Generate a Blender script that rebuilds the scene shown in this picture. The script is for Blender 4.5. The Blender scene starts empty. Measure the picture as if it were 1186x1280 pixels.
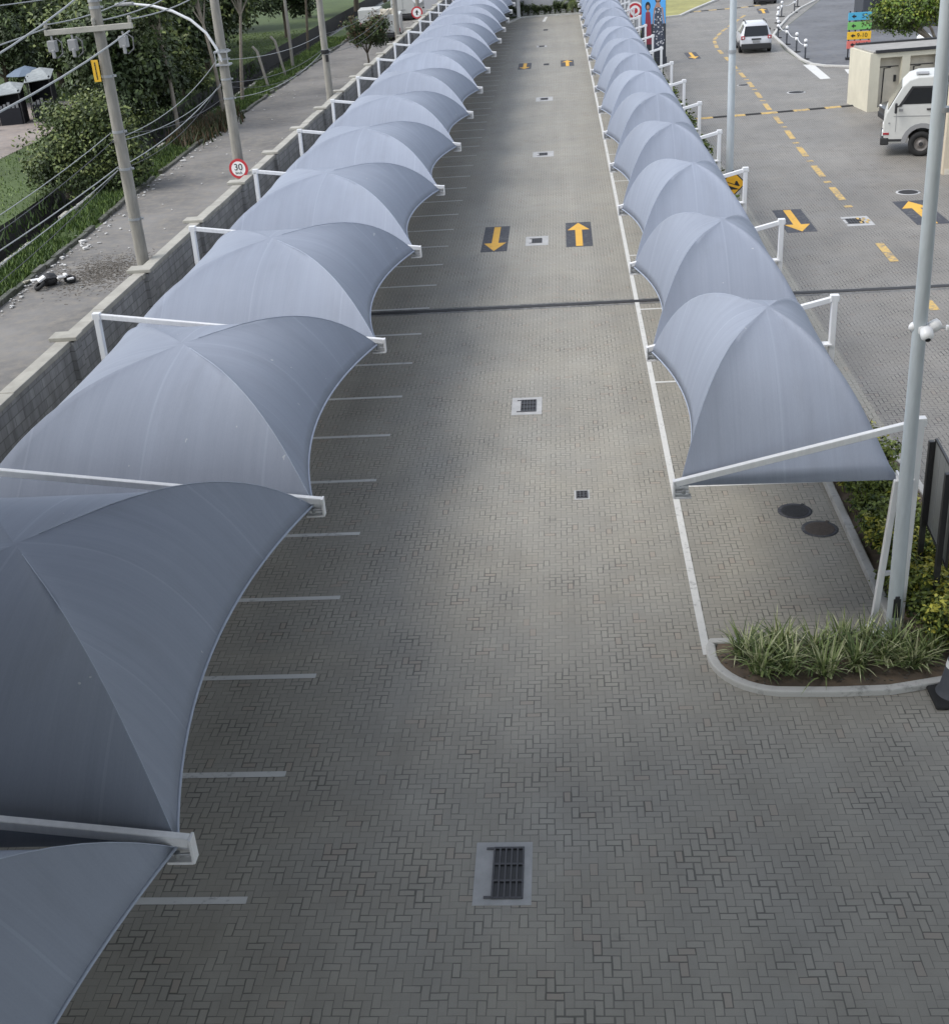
import bpy, bmesh, math, random
import numpy as np
from mathutils import Vector, Matrix
rnd = random.Random(7)
S = bpy.context.scene
COL = S.collection
rad = math.radians

# ------------------------------------------------------------------ materials
MATS = {}
class NT:
    def __init__(s, name):
        s.m = bpy.data.materials.new(name); s.m.use_nodes = True
        s.t = s.m.node_tree; s.b = s.t.nodes['Principled BSDF']; MATS[name] = s.m
    def n(s, typ, **kw):
        nd = s.t.nodes.new(typ)
        for k, v in kw.items(): setattr(nd, k, v)
        return nd
    def l(s, a, b): s.t.links.new(a, b)
    def math(s, op, a, b=None, c=None):
        nd = s.n('ShaderNodeMath', operation=op)
        for i, v in enumerate((a, b, c)):
            if v is None: continue
            if isinstance(v, (int, float)): nd.inputs[i].default_value = v
            else: s.l(v, nd.inputs[i])
        return nd.outputs[0]
    def noise(s, vec, scale, detail=4, rough=.6):
        nd = s.n('ShaderNodeTexNoise'); nd.inputs['Scale'].default_value = scale
        nd.inputs['Detail'].default_value = detail; nd.inputs['Roughness'].default_value = rough
        if vec is not None: s.l(vec, nd.inputs['Vector'])
        return nd.outputs['Fac']
    def ramp(s, fac, stops):
        nd = s.n('ShaderNodeValToRGB'); e = nd.color_ramp.elements
        while len(e) < len(stops): e.new(.5)
        for el, (p, c) in zip(e, stops):
            el.position = p; el.color = (c, c, c, 1) if isinstance(c, (int, float)) else (*c, 1)
        s.l(fac, nd.inputs[0]); return nd.outputs[0]
    def mix(s, fac, a, b, bt='MIX'):
        nd = s.n('ShaderNodeMix', data_type='RGBA', blend_type=bt)
        for i, v in ((0, fac), (6, a), (7, b)):
            if isinstance(v, (int, float)): nd.inputs[i].default_value = v if i == 0 else (v, v, v, 1)
            elif isinstance(v, tuple): nd.inputs[i].default_value = (*v, 1)
            else: s.l(v, nd.inputs[i])
        return nd.outputs[2]
    def scale(s, vec, sc):
        nd = s.n('ShaderNodeVectorMath', operation='MULTIPLY'); s.l(vec, nd.inputs[0]); nd.inputs[1].default_value = sc
        return nd.outputs[0]
    def pos(s): return s.n('ShaderNodeNewGeometry').outputs['Position']
    def obj(s): return s.n('ShaderNodeTexCoord').outputs['Object']
    def bump(s, h, strength=.3, dist=.01):
        nd = s.n('ShaderNodeBump'); nd.inputs['Strength'].default_value = strength; nd.inputs['Distance'].default_value = dist
        s.l(h, nd.inputs['Height']); s.l(nd.outputs[0], s.b.inputs['Normal'])
    def col(s, c):
        if isinstance(c, tuple): s.b.inputs['Base Color'].default_value = (*c, 1)
        else: s.l(c, s.b.inputs['Base Color'])
    def rough(s, r): s.b.inputs['Roughness'].default_value = r

def simple(name, c, rough=.6, var=.15, scale=6, metal=0, bump=0, bscale=40, stretch=None):
    t = NT(name); v = t.obj()
    if stretch: v = t.scale(v, stretch)
    f = t.noise(v, scale)
    t.col(t.mix(f, tuple(x*(1-var) for x in c), tuple(min(1, x*(1+var)) for x in c)))
    t.rough(rough); t.b.inputs['Metallic'].default_value = metal
    if bump: t.bump(t.noise(t.obj(), bscale), bump)
    return t.m

def paver_mat(name, base, joint, dirt_amt=.35, warm=(1.06, 1.0, .9), jc=.24):
    t = NT(name); p = t.pos(); sx = t.n('ShaderNodeSeparateXYZ'); t.l(p, sx.inputs[0])
    # wobble the joints a little
    nz = t.n('ShaderNodeTexNoise'); nz.inputs['Scale'].default_value = 3.0; t.l(p, nz.inputs['Vector'])
    ns = t.n('ShaderNodeSeparateColor'); t.l(nz.outputs['Color'], ns.inputs[0])
    W = .1045
    X = t.math('ADD', t.math('DIVIDE', sx.outputs[0], W), t.math('MULTIPLY', t.math('SUBTRACT', ns.outputs[0], .5), .25))
    Y = t.math('ADD', t.math('DIVIDE', sx.outputs[1], W), t.math('MULTIPLY', t.math('SUBTRACT', ns.outputs[1], .5), .25))
    I = t.math('FLOOR', X); J = t.math('FLOOR', Y)
    fx = t.math('SUBTRACT', X, I); fy = t.math('SUBTRACT', Y, J)
    m = t.math('FLOORED_MODULO', t.math('SUBTRACT', I, J), 4.0)
    def eq(k): return t.math('COMPARE', m, float(k), .1)
    # m: 0 left half of a lying brick, 1 right half, 3 lower half of a standing brick, 2 upper half
    gx = t.math('SUBTRACT', 1.0, fx); gy = t.math('SUBTRACT', 1.0, fy)
    dl = t.math('ADD', fx, eq(1)); dr = t.math('ADD', gx, eq(0))
    db = t.math('ADD', fy, eq(2)); dt = t.math('ADD', gy, eq(3))
    d = t.math('MINIMUM', t.math('MINIMUM', dl, dr), t.math('MINIMUM', db, dt))
    bi = t.math('SUBTRACT', I, eq(1)); bj = t.math('SUBTRACT', J, eq(2))
    cv = t.n('ShaderNodeCombineXYZ'); t.l(bi, cv.inputs[0]); t.l(bj, cv.inputs[1])
    wn = t.n('ShaderNodeTexWhiteNoise', noise_dimensions='3D'); t.l(cv.outputs[0], wn.inputs['Vector'])
    jw = t.noise(p, 1.7, 3)                              # joints open and close
    jn = t.noise(p, .5, 2)
    wid = t.math('MULTIPLY', t.math('MULTIPLY', jw, jn), .26)
    # per brick random joint depth
    mask = t.math('LESS_THAN', d, t.math('MULTIPLY', wid, t.math('ADD', .45, wn.outputs['Value'])))
    big = t.noise(p, .16, 6, .65); mid = t.noise(p, 1.3, 5, .65); fine = t.noise(p, 90, 2)
    br = t.math('ADD', .92, t.math('MULTIPLY', wn.outputs['Value'], .12))
    br = t.math('MULTIPLY', br, t.math('ADD', 1 - dirt_amt*.9, t.math('MULTIPLY', big, dirt_amt*1.8)))
    br = t.math('MULTIPLY', br, t.math('ADD', .84, t.math('MULTIPLY', mid, .32)))
    br = t.math('MULTIPLY', br, t.math('ADD', .88, t.math('MULTIPLY', fine, .24)))
    # tyre lanes: long faint streaks along the drive
    st = t.noise(t.scale(p, (1.1, .03, 1)), 1.0, 3)
    br = t.math('MULTIPLY', br, t.math('ADD', .82, t.math('MULTIPLY', st, .36)))
    bc = t.n('ShaderNodeMix', data_type='RGBA'); 
    tint = t.mix(t.noise(p, .7, 3), base, tuple(a*b for a, b in zip(base, warm)))
    c = t.n('ShaderNodeVectorMath', operation='SCALE'); t.l(tint, c.inputs[0]); t.l(br, c.inputs['Scale'])
    # a few pinkish pavers
    pk = t.math('GREATER_THAN', wn.outputs['Value'], .965)
    c2 = t.mix(t.math('MULTIPLY', pk, .35), c.outputs[0], (base[0]*1.1, base[1]*.9, base[2]*.8))
    sf = t.ramp(t.noise(t.scale(p, (.5, 1.6, 1)), .9, 6, .8), [(.62, 0), (.80, 1)]); c2 = t.mix(t.math('MULTIPLY', sf, .3), c2, (.42, .41, .38))
    ol = t.ramp(t.noise(p, .75, 5, .7), [(.66, 0), (.76, 1)]); c2 = t.mix(t.math('MULTIPLY', ol, .5), c2, (.09, .088, .082))
    t.col(t.mix(t.math('MULTIPLY', mask, t.math('ADD', jc, t.math('MULTIPLY', wn.outputs['Value'], .5))), c2, joint)); t.rough(.6)
    h = t.math('SUBTRACT', t.math('MULTIPLY', fine, .2), mask); t.bump(h, .5, .006)
    return t.m

M_paver = paver_mat('paver', (.305, .295, .262), (.035, .033, .03))
M_paver2 = paver_mat('paver_lot', (.225, .217, .203), (.03, .029, .027), .6, jc=.55)

def road_mat(name, c, cracks=True):
    t = NT(name); p = t.pos()
    a = t.noise(p, .25, 6, .7); b = t.noise(p, 2.2, 5, .7); f = t.noise(p, 60, 2)
    c1 = t.mix(t.ramp(a, [(.35, 0), (.65, 1)]), tuple(x*.72 for x in c), tuple(x*1.28 for x in c))
    c1 = t.mix(t.ramp(b, [(.45, 0), (.75, 1)]), c1, tuple(x*y for x, y in zip(c, (1.45, 1.36, 1.2))))
    c1 = t.mix(t.math('MULTIPLY', f, .35), c1, tuple(x*.5 for x in c))
    t.col(c1); t.rough(.9); t.bump(f, .3, .01); return t.m
M_street = road_mat('street_asphalt', (.182, .174, .163))
M_asph = road_mat('lot_asphalt', (.135, .14, .152))
M_path = road_mat('path_paving', (.27, .235, .215))
M_soil = road_mat('soil', (.15, .115, .085))
M_terrain = road_mat('lawn_ground', (.06, .092, .024))
M_bank = road_mat('canal_bank', (.03, .028, .024))
M_lawn2 = road_mat('dry_lawn', (.30, .29, .11))

def paint_mat(name, c, wear=.4, under=(.13, .13, .125), sc=7):
    t = NT(name); p = t.pos()
    w = t.math('ADD', t.math('MULTIPLY', t.noise(p, sc, 6, .75), .75), t.math('MULTIPLY', t.noise(p, .8, 2), .25))
    f = t.ramp(w, [(wear, 1), (wear+.14, 0)])
    v = t.noise(p, 2, 3)
    c1 = t.mix(v, tuple(x*.85 for x in c), tuple(min(1, x*1.1) for x in c))
    t.col(t.mix(f, c1, under)); t.rough(.7); return t.m
M_white = paint_mat('white_road_paint', (.63, .625, .595), .31, (.25, .25, .24))
M_yel = paint_mat('yellow_road_paint', (.74, .42, .06), .30)
M_yel2 = paint_mat('worn_yellow_paint', (.60, .40, .12), .40, (.2, .19, .17))
M_drainf = simple('drain_concrete', (.43, .43, .425), .85, .28, 4)
M_kerb2b = paint_mat('channel_concrete', (.24, .235, .225), .45, (.12, .12, .115), 5)
M_dark = paint_mat('dark_road_paint', (.048, .050, .062), .36, (.13, .13, .125))
M_kerb = paint_mat('kerb_paint', (.50, .49, .46), .33, (.22, .215, .20), 5)
M_kerb2 = paint_mat('old_kerb', (.14, .135, .12), .45, (.05, .055, .035), 4)

# fabric: fine woven streaks from the uv map of each panel
def fabric_mat():
    t = NT('shade_fabric'); uv0 = t.n('ShaderNodeTexCoord').outputs['UV']; oi = t.n('ShaderNodeObjectInfo')
    ad = t.n('ShaderNodeVectorMath', operation='ADD'); t.l(uv0, ad.inputs[0]); sc_ = t.n('ShaderNodeMath', operation='MULTIPLY'); t.l(oi.outputs['Random'], sc_.inputs[0]); sc_.inputs[1].default_value = 60; t.l(sc_.outputs[0], ad.inputs[1]); uv = ad.outputs[0]
    s1 = t.noise(t.scale(uv, (24, .35, 1)), 1, 4, .7); s2 = t.noise(t.scale(uv, (5, .25, 1)), 1, 3)
    weave = t.noise(t.scale(uv, (160, 40, 1)), 1, 1); blot = t.noise(uv, .5, 4)
    sep = t.n('ShaderNodeSeparateXYZ'); t.l(uv0, sep.inputs[0])
    fr = t.math('ABSOLUTE', t.math('SUBTRACT', t.math('FRACT', t.math('DIVIDE', t.math('ADD', sep.outputs[0], .9), 1.9)), .5))
    seam = t.math('LESS_THAN', fr, .009)
    k = t.math('ADD', .84, t.math('MULTIPLY', s1, .16)); k = t.math('MULTIPLY', k, t.math('ADD', .9, t.math('MULTIPLY', s2, .2)))
    k = t.math('MULTIPLY', k, t.math('ADD', .9, t.math('MULTIPLY', blot, .2))); k = t.math('MULTIPLY', k, t.math('ADD', .93, t.math('MULTIPLY', weave, .14)))
    k = t.math('MULTIPLY', k, t.math('ADD', .94, t.math('MULTIPLY', oi.outputs['Random'], .12)))
    v = t.n('ShaderNodeVectorMath', operation='SCALE'); v.inputs[0].default_value = (.268, .296, .355); t.l(k, v.inputs['Scale'])
    c = t.mix(t.math('MULTIPLY', seam, .14), v.outputs[0], (.42, .46, .55))
    dr = t.ramp(t.noise(t.scale(uv, (1.3, .35, 1)), 1.6, 6, .75), [(.52, 0), (.78, 1)]); c = t.mix(t.math('MULTIPLY', dr, .22), c, (.17, .175, .185))
    bd = t.math('GREATER_THAN', t.noise(uv, 5.0, 2), .765); c = t.mix(t.math('MULTIPLY', bd, .5), c, (.55, .56, .56))
    t.col(c); t.rough(.75); t.b.inputs['Specular IOR Level'].default_value = .3
    t.bump(weave, .15, .004); return t.m
M_fab = fabric_mat()
M_hem = simple('fabric_hem', (.34, .38, .46), .7)
M_wm = simple('white_steel', (.70, .70, .70), .45, .16, 5, stretch=(3, 3, .5))
M_galv = simple('galvanised_steel', (.46, .50, .52), .5, .18, 4, .15, stretch=(3, 3, .6))
M_black = simple('black_metal', (.022, .022, .024), .45, .2)
M_steel = simple('grey_steel', (.32, .33, .34), .45, .15, 8, .4)
M_iron = simple('cast_iron', (.03, .03, .032), .7, .35, 20)
M_conc = simple('pole_concrete', (.25, .235, .205), .9, .5, 3, bump=.3, stretch=(4, 4, .7))
M_cope = simple('coping_concrete', (.36, .345, .30), .9, .4, 2.2, bump=.4)
M_plate = simple('yellow_plate', (.75, .44, .03), .5, .06)
M_red = simple('sign_red', (.50, .035, .045), .5, .06)
M_signw = simple('sign_white', (.80, .79, .77), .5, .04)
M_ink = simple('sign_black', (.015, .015, .015), .5, 0)
M_amber = simple('sign_amber', (.80, .42, .02), .5, .05)
M_white_plastic = simple('white_plastic', (.78, .78, .78), .35, .03)
M_lens = simple('camera_glass', (.01, .01, .012), .1, 0)
M_rubber = simple('rubber', (.018, .018, .018), .85, .2)
M_bark = simple('bark', (.10, .082, .06), .95, .4, 5, bump=.5)
M_bark2 = simple('dry_dirt', (.13, .115, .095), .95, .3)
M_barkp = simple('pale_bark', (.24, .21, .17), .9, .4, 5, bump=.4)
M_cream = simple('cream_render', (.60, .56, .44), .85, .16, 1.3)
M_niche = simple('stained_render', (.62, .57, .47), .9, .25, 2.0)
M_beige = simple('beige_render', (.56, .48, .36), .85, .08, 1.2)
M_greywall = simple('grey_render', (.44, .44, .45), .85, .08, .5)
M_roofslab = simple('weathered_slab', (.30, .29, .27), .9, .35, 3)
M_cone = simple('cone_grey', (.075, .08, .092), .6, .15)
M_carw = simple('white_car_paint', (.54, .55, .57), .25, .04)
M_carb = simple('black_car_paint', (.02, .02, .022), .2, .1)
M_truckw = simple('white_truck_paint', (.56, .56, .525), .35, .08)
M_glass = simple('dark_glass', (.012, .014, .016), .08, 0)
M_tail = simple('tail_light', (.35, .03, .04), .25, 0)
M_plast = simple('black_plastic', (.025, .025, .026), .6, .1)
M_greyplast = simple('grey_plastic', (.27, .27, .27), .6, .06)
M_alu = simple('wheel_metal', (.22, .20, .185), .5, .35, 9, .4)
M_blue = simple('blue_board', (.07, .36, .55), .5, .05)
M_green = simple('green_board', (.18, .46, .12), .5, .05)
M_yelb = simple('yellow_board', (.80, .47, .03), .5, .05)
M_redb = simple('red_board', (.68, .17, .14), .5, .05)
M_tarp = simple('blue_tarpaulin', (.02, .06, .22), .6, .2)
M_tarpd = simple('dark_tarpaulin', (.012, .013, .018), .8, .3)
M_awn = simple('pale_awning', (.26, .28, .28), .6, .5, 4)
M_awn2 = simple('blue_grey_awning', (.12, .16, .21), .6, .1)
M_skin = simple('printed_skin', (.42, .24, .17), .6, .05)
M_skyb = simple('printed_sky', (.10, .40, .80), .6, .12, .8)
M_dressr = simple('printed_red_dress', (.30, .045, .07), .6, .4, 3)
M_litter = simple('litter_white', (.62, .61, .58), .8, .25, 3)
M_grate = simple('grate_iron', (.075, .075, .08), .6, .3, 20)
M_wire = simple('cable_sheath', (.30, .31, .31), .6, .1)
M_wired = simple('dark_cable', (.05, .05, .055), .6, .1)
M_darkwall = simple('dark_grey_cladding', (.05, .055, .065), .7, .15)
t = NT('printed_pattern_dress'); v = t.n('ShaderNodeTexVoronoi'); v.inputs['Scale'].default_value = 7.0; t.l(t.obj(), v.inputs['Vector'])
t.col(t.ramp(v.outputs['Distance'], [(.30, (.62, .62, .64)), (.42, (.06, .07, .10))])); t.rough(.6); M_dressp = t.m
t = NT('canal_water'); t.col(t.mix(t.noise(t.pos(), .5, 4), (.012, .012, .010), (.028, .026, .02))); t.rough(.25); t.bump(t.noise(t.pos(), 2.5, 3), .15, .03); M_water = t.m
# block wall
t = NT('block_wall'); p = t.obj(); sp = t.n('ShaderNodeSeparateXYZ'); t.l(p, sp.inputs[0])
cb = t.n('ShaderNodeCombineXYZ'); t.l(sp.outputs[1], cb.inputs[0]); t.l(sp.outputs[2], cb.inputs[1])
bk = t.n('ShaderNodeTexBrick'); t.l(cb.outputs[0], bk.inputs['Vector'])
for k, val in (('Scale', 1.0), ('Mortar Size', .012), ('Brick Width', .42), ('Row Height', .21), ('Bias', 0.0)): bk.inputs[k].default_value = val
bk.inputs['Color1'].default_value = (.27, .27, .27, 1); bk.inputs['Color2'].default_value = (.36, .355, .35, 1); bk.inputs['Mortar'].default_value = (.19, .19, .185, 1)
stn = t.noise(t.scale(p, (2, 2, .25)), 1.6, 5, .7)
t.col(t.mix(t.ramp(stn, [(.45, 0), (.75, .75)]), bk.outputs['Color'], (.12, .117, .11))); t.rough(.95); t.bump(bk.outputs['Fac'], -.4, .01); M_block = t.m

def leaf_mat(name, c):
    t = NT(name); g = t.n('ShaderNodeNewGeometry')
    try: r = g.outputs['Random Per Island']
    except Exception: r = t.noise(t.pos(), 3)
    t.col(t.mix(r, tuple(x*.6 for x in c), tuple(x*1.35 for x in c))); t.rough(.55)
    t.b.inputs['Specular IOR Level'].default_value = .35
    return t.m
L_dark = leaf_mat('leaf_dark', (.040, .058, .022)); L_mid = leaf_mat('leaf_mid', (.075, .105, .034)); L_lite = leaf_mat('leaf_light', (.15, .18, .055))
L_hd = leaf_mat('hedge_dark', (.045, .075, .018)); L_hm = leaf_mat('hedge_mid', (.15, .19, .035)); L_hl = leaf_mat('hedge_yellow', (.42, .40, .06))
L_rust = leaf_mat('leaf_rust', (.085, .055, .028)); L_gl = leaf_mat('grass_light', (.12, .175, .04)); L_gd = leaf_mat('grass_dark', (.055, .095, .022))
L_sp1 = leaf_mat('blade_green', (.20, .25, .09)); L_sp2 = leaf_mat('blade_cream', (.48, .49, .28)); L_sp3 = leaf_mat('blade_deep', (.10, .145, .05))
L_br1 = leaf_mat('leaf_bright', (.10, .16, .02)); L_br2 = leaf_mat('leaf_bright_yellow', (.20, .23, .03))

# ------------------------------------------------------------------ builders
class MB:
    def __init__(s): s.v = []; s.f = []; s.mi = []; s.sm = []
    def add(s, vs, fs, mat=0, smooth=False):
        o = len(s.v); s.v += [tuple(x) for x in vs]
        for f in fs: s.f.append(tuple(i+o for i in f)); s.mi.append(mat); s.sm.append(smooth)
        return s
    def box(s, c, d, rz=0, mat=0, M=None):
        hx, hy, hz = d[0]/2, d[1]/2, d[2]/2
        vs = [Vector((x, y, z)) for z in (-hz, hz) for x, y in ((-hx, -hy), (hx, -hy), (hx, hy), (-hx, hy))]
        R_ = M if M else Matrix.Rotation(rz, 3, 'Z')
        vs = [R_ @ v + Vector(c) for v in vs]
        return s.add(vs, [(3, 2, 1, 0), (4, 5, 6, 7), (0, 1, 5, 4), (1, 2, 6, 5), (2, 3, 7, 6), (3, 0, 4, 7)], mat)
    def beam(s, p0, p1, w, h, mat=0, up=(0, 0, 1)):
        p0, p1 = Vector(p0), Vector(p1); d = (p1-p0); L = d.length; d.normalize()
        u = Vector(up); x = d.cross(u)
        if x.length < 1e-4: x = d.cross(Vector((0, 1, 0)))
        x.normalize(); z = x.cross(d)
        return s.box((p0+p1)/2, (w, L, h), M=Matrix((x, d, z)).transposed(), mat=mat)
    def tube(s, pts, r, n=8, mat=0, smooth=True, cap=True):
        pts = [Vector(p) for p in pts]; rs = r if isinstance(r, (list, tuple)) else [r]*len(pts)
        vs = []; fs = []; x = None
        for i, p in enumerate(pts):
            d = (pts[min(i+1, len(pts)-1)]-pts[max(i-1, 0)]).normalized()
            if x is None:
                x = d.orthogonal().normalized()
            x = (x - d*x.dot(d)).normalized(); y = d.cross(x)
            for k in range(n):
                a = 2*math.pi*k/n; vs.append(p + (x*math.cos(a)+y*math.sin(a))*rs[i])
        for i in range(len(pts)-1):
            for k in range(n):
                fs.append((i*n+k, i*n+(k+1) % n, (i+1)*n+(k+1) % n, (i+1)*n+k))
        s.add(vs, fs, mat, smooth)
        if cap:
            s.add(vs[:n], [tuple(range(n-1, -1, -1))], mat); s.add(vs[-n:], [tuple(range(n))], mat)
        return s
    def lathe(s, prof, n=16, c=(0, 0, 0), mat=0, smooth=True, M=None, cap=True):
        vs = []; fs = []; M = M or Matrix.Identity(3); c = Vector(c)
        for r, z in prof:
            for k in range(n):
                a = 2*math.pi*k/n; vs.append(M @ Vector((r*math.cos(a), r*math.sin(a), z)) + c)
        for i in range(len(prof)-1):
            for k in range(n): fs.append((i*n+k, i*n+(k+1) % n, (i+1)*n+(k+1) % n, (i+1)*n+k))
        s.add(vs, fs, mat, smooth)
        if cap and prof[-1][0] > 1e-4: s.add(vs[-n:], [tuple(range(n))], mat)
        if cap and prof[0][0] > 1e-4: s.add(vs[:n], [tuple(range(n-1, -1, -1))], mat)
        return s
    def prism(s, poly, z0, z1, mat=0, M=None, c=(0, 0, 0)):
        n = len(poly); M = M or Matrix.Identity(3); c = Vector(c)
        vs = [M @ Vector((x, y, z0)) + c for x, y in poly] + [M @ Vector((x, y, z1)) + c for x, y in poly]
        return s.add(vs, [tuple(range(n-1, -1, -1)), tuple(range(n, 2*n))] + [(i, (i+1) % n, n+(i+1) % n, n+i) for i in range(n)], mat)
    def build(s, name, mats, parent=None, bevel=0, loc=None, recalc=True):
        me = bpy.data.meshes.new(name); me.from_pydata(s.v, [], s.f)
        if not isinstance(mats, (list, tuple)): mats = [mats]
        for m in mats: me.materials.append(m)
        me.polygons.foreach_set('material_index', s.mi); me.polygons.foreach_set('use_smooth', s.sm)
        if bevel or recalc:
            bm = bmesh.new(); bm.from_mesh(me)
            if recalc: bmesh.ops.recalc_face_normals(bm, faces=bm.faces)
            if bevel:
                es = [e for e in bm.edges if len(e.link_faces) == 2 and e.calc_face_angle(0) > .5]
                bmesh.ops.bevel(bm, geom=es, offset=bevel, segments=2, affect='EDGES', profile=.5)
            bm.to_mesh(me); bm.free()
        o = bpy.data.objects.new(name, me); COL.objects.link(o)
        if parent: o.parent = parent
        if loc: o.location = loc
        return o

def thing(name, label, cat, loc=(0, 0, 0), rz=0, group=None):
    o = bpy.data.objects.new(name, None); COL.objects.link(o); o.empty_display_size = .3
    o.location = loc; o.rotation_euler = (0, 0, rz); tag(o, label, cat, group); return o
def tag(o, label, cat, group=None):
    o['label'] = label; o['category'] = cat
    if group: o['group'] = group
    return o
def struct(o, kind='structure'): o['kind'] = kind; return o
def dup(root, loc, rz=None, label=None, scale=None):
    r = root.copy(); COL.objects.link(r); r.location = loc
    if rz is not None: r.rotation_euler = (0, 0, rz)
    if scale: r.scale = scale
    if label: r['label'] = label
    for ch in list(root.children):
        c = ch.copy(); COL.objects.link(c); c.parent = r
        for g in list(ch.children):
            d = g.copy(); COL.objects.link(d); d.parent = c
    return r
ORD = 'first second third fourth fifth sixth seventh eighth ninth tenth eleventh twelfth thirteenth fourteenth fifteenth sixteenth seventeenth eighteenth nineteenth twentieth twenty-first twenty-second twenty-third twenty-fourth twenty-fifth twenty-sixth twenty-seventh twenty-eighth twenty-ninth thirtieth thirty-first thirty-second thirty-third thirty-fourth'.split()

def text_mesh(name, body, size, mat, parent, loc, rot, align='CENTER', ext=.004, sx=1):
    cu = bpy.data.curves.new(name, 'FONT'); cu.body = body; cu.size = size; cu.align_x = align; cu.align_y = 'CENTER'; cu.extrude = ext
    o = bpy.data.objects.new(name+'_tmp', cu); COL.objects.link(o)
    bpy.context.view_layer.update()
    me = bpy.data.meshes.new_from_object(o.evaluated_get(bpy.context.evaluated_depsgraph_get()))
    bpy.data.objects.remove(o); bpy.data.curves.remove(cu)
    me.materials.clear(); me.materials.append(mat)
    ob = bpy.data.objects.new(name, me); COL.objects.link(ob); ob.parent = parent; ob.location = loc; ob.rotation_euler = rot; ob.scale = (sx, 1, 1)
    return ob

def fast_mesh(name, verts, nper, mats, mi, parent=None, smooth=False):
    nv = len(verts); nf = nv//nper
    me = bpy.data.meshes.new(name); me.vertices.add(nv); me.vertices.foreach_set('co', np.ascontiguousarray(verts, dtype=np.float32).ravel())
    me.loops.add(nv); me.loops.foreach_set('vertex_index', np.arange(nv, dtype=np.int32))
    me.polygons.add(nf); me.polygons.foreach_set('loop_start', np.arange(0, nv, nper, dtype=np.int32))
    for m in mats: me.materials.append(m)
    me.polygons.foreach_set('material_index', np.asarray(mi, dtype=np.int32)); me.update(calc_edges=True); me.validate()
    o = bpy.data.objects.new(name, me); COL.objects.link(o)
    if parent: o.parent = parent
    return o

def leaves(name, blobs, n, size, mats, parent, seed=0, shell=.45, up=.35, aspect=.55):
    """leaf-sized faces spread through a set of ellipsoids (x,y,z,rx,ry,rz); lighter leaves sit in the upper outer clumps"""
    g = np.random.default_rng(seed); B = np.array(blobs, float)
    w = (B[:, 3]*B[:, 4]*B[:, 5])**.72; idx = g.choice(len(B), n, p=w/w.sum()); b = B[idx]
    d = g.normal(size=(n, 3)); d /= np.linalg.norm(d, axis=1)[:, None]
    r = g.random(n)**shell*(1+.16*g.normal(size=n))
    # clumping
    lump = np.sin(d[:, 0]*5+idx*1.7)+np.sin(d[:, 1]*6+idx*2.3)+np.sin(d[:, 2]*5+idx)
    r *= 1+.10*lump
    P = b[:, :3]+d*r[:, None]*b[:, 3:6]
    nrm = d*.6+g.normal(size=(n, 3))*.6+np.array([0, 0, up]); nrm /= np.linalg.norm(nrm, axis=1)[:, None]
    a = np.cross(nrm, g.normal(size=(n, 3))); a /= np.linalg.norm(a, axis=1)[:, None]; c = np.cross(nrm, a)
    sz = size*(.6+.8*g.random(n))[:, None]
    V = np.empty((n, 4, 3)); V[:, 0] = P-a*sz*.5; V[:, 1] = P+c*sz*aspect*.5+nrm*sz*.06; V[:, 2] = P+a*sz*.5; V[:, 3] = P-c*sz*aspect*.5+nrm*sz*.06
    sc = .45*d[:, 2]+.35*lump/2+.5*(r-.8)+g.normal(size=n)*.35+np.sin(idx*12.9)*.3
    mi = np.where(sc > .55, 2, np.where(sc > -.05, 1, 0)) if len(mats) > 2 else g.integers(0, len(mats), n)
    return fast_mesh(name, V.reshape(-1, 3), 4, mats, mi, parent)

# ------------------------------------------------------------------ ground, street, canal
YS = [-60, 0, 20, 41, 51, 61, 75, 100, 140, 200, 320, 600]
def nearx(y): return float(np.interp(y, [20, 41, 51, 61, 100, 150], [-20.0, -20.3, -21.0, -21.5, -22.3, -22.3]))
def farx(y): return float(np.interp(y, [20, 48, 54, 67, 98, 150], [-22.6, -22.9, -23.3, -24.1, -25.6, -25.6]))
mb = MB(); rows = []
for y in YS:
    nx, fx = nearx(y), farx(y)
    rows.append([(-600, y, 0), (-60, y, 0), (fx-.25, y, 0), (fx+.1, y, -1.5), (nx-.1, y, -1.5), (nx+.15, y, 0), (-15, y, -.004), (20, y, -.004), (120, y, -.004), (600, y, 0)])
nc = len(rows[0]); vs = [v for r in rows for v in r]; fs = []; mis = []
for i in range(len(YS)-1):
    for j in range(nc-1):
        fs.append((i*nc+j, i*nc+j+1, (i+1)*nc+j+1, (i+1)*nc+j)); mis.append(1 if 2 <= j <= 4 else 0)
mb.add(vs, fs); mb.mi = mis
struct(mb.build('terrain', [M_terrain, M_bank], recalc=False))
mb = MB()
for i in range(len(YS)-1):
    a, b = YS[i], YS[i+1]
    mb.add([(farx(a), a, -1.15), (nearx(a), a, -1.15), (nearx(b), b, -1.15), (farx(b), b, -1.15)], [(0, 1, 2, 3)])
struct(mb.build('canal_water', M_water, recalc=False))
def sheet(name, poly, z, mat):
    mb = MB(); mb.add([(x, y, z) for x, y in poly], [tuple(range(len(poly)))]); return struct(mb.build(name, mat, recalc=False))
kx = lambda y: float(np.interp(y, [20, 37, 42, 49, 53, 63, 90, 200], [-18.0, -18.2, -18.45, -18.75, -19.05, -19.4, -19.55, -19.6]))
ys2 = [-40, 20, 37, 42, 49, 53, 63, 90, 200, 300]
sheet('street', [(-10.7, -40), (-10.7, 300)]+[(kx(y), y) for y in reversed(ys2)], .004, M_street)
mb = MB()
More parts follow.
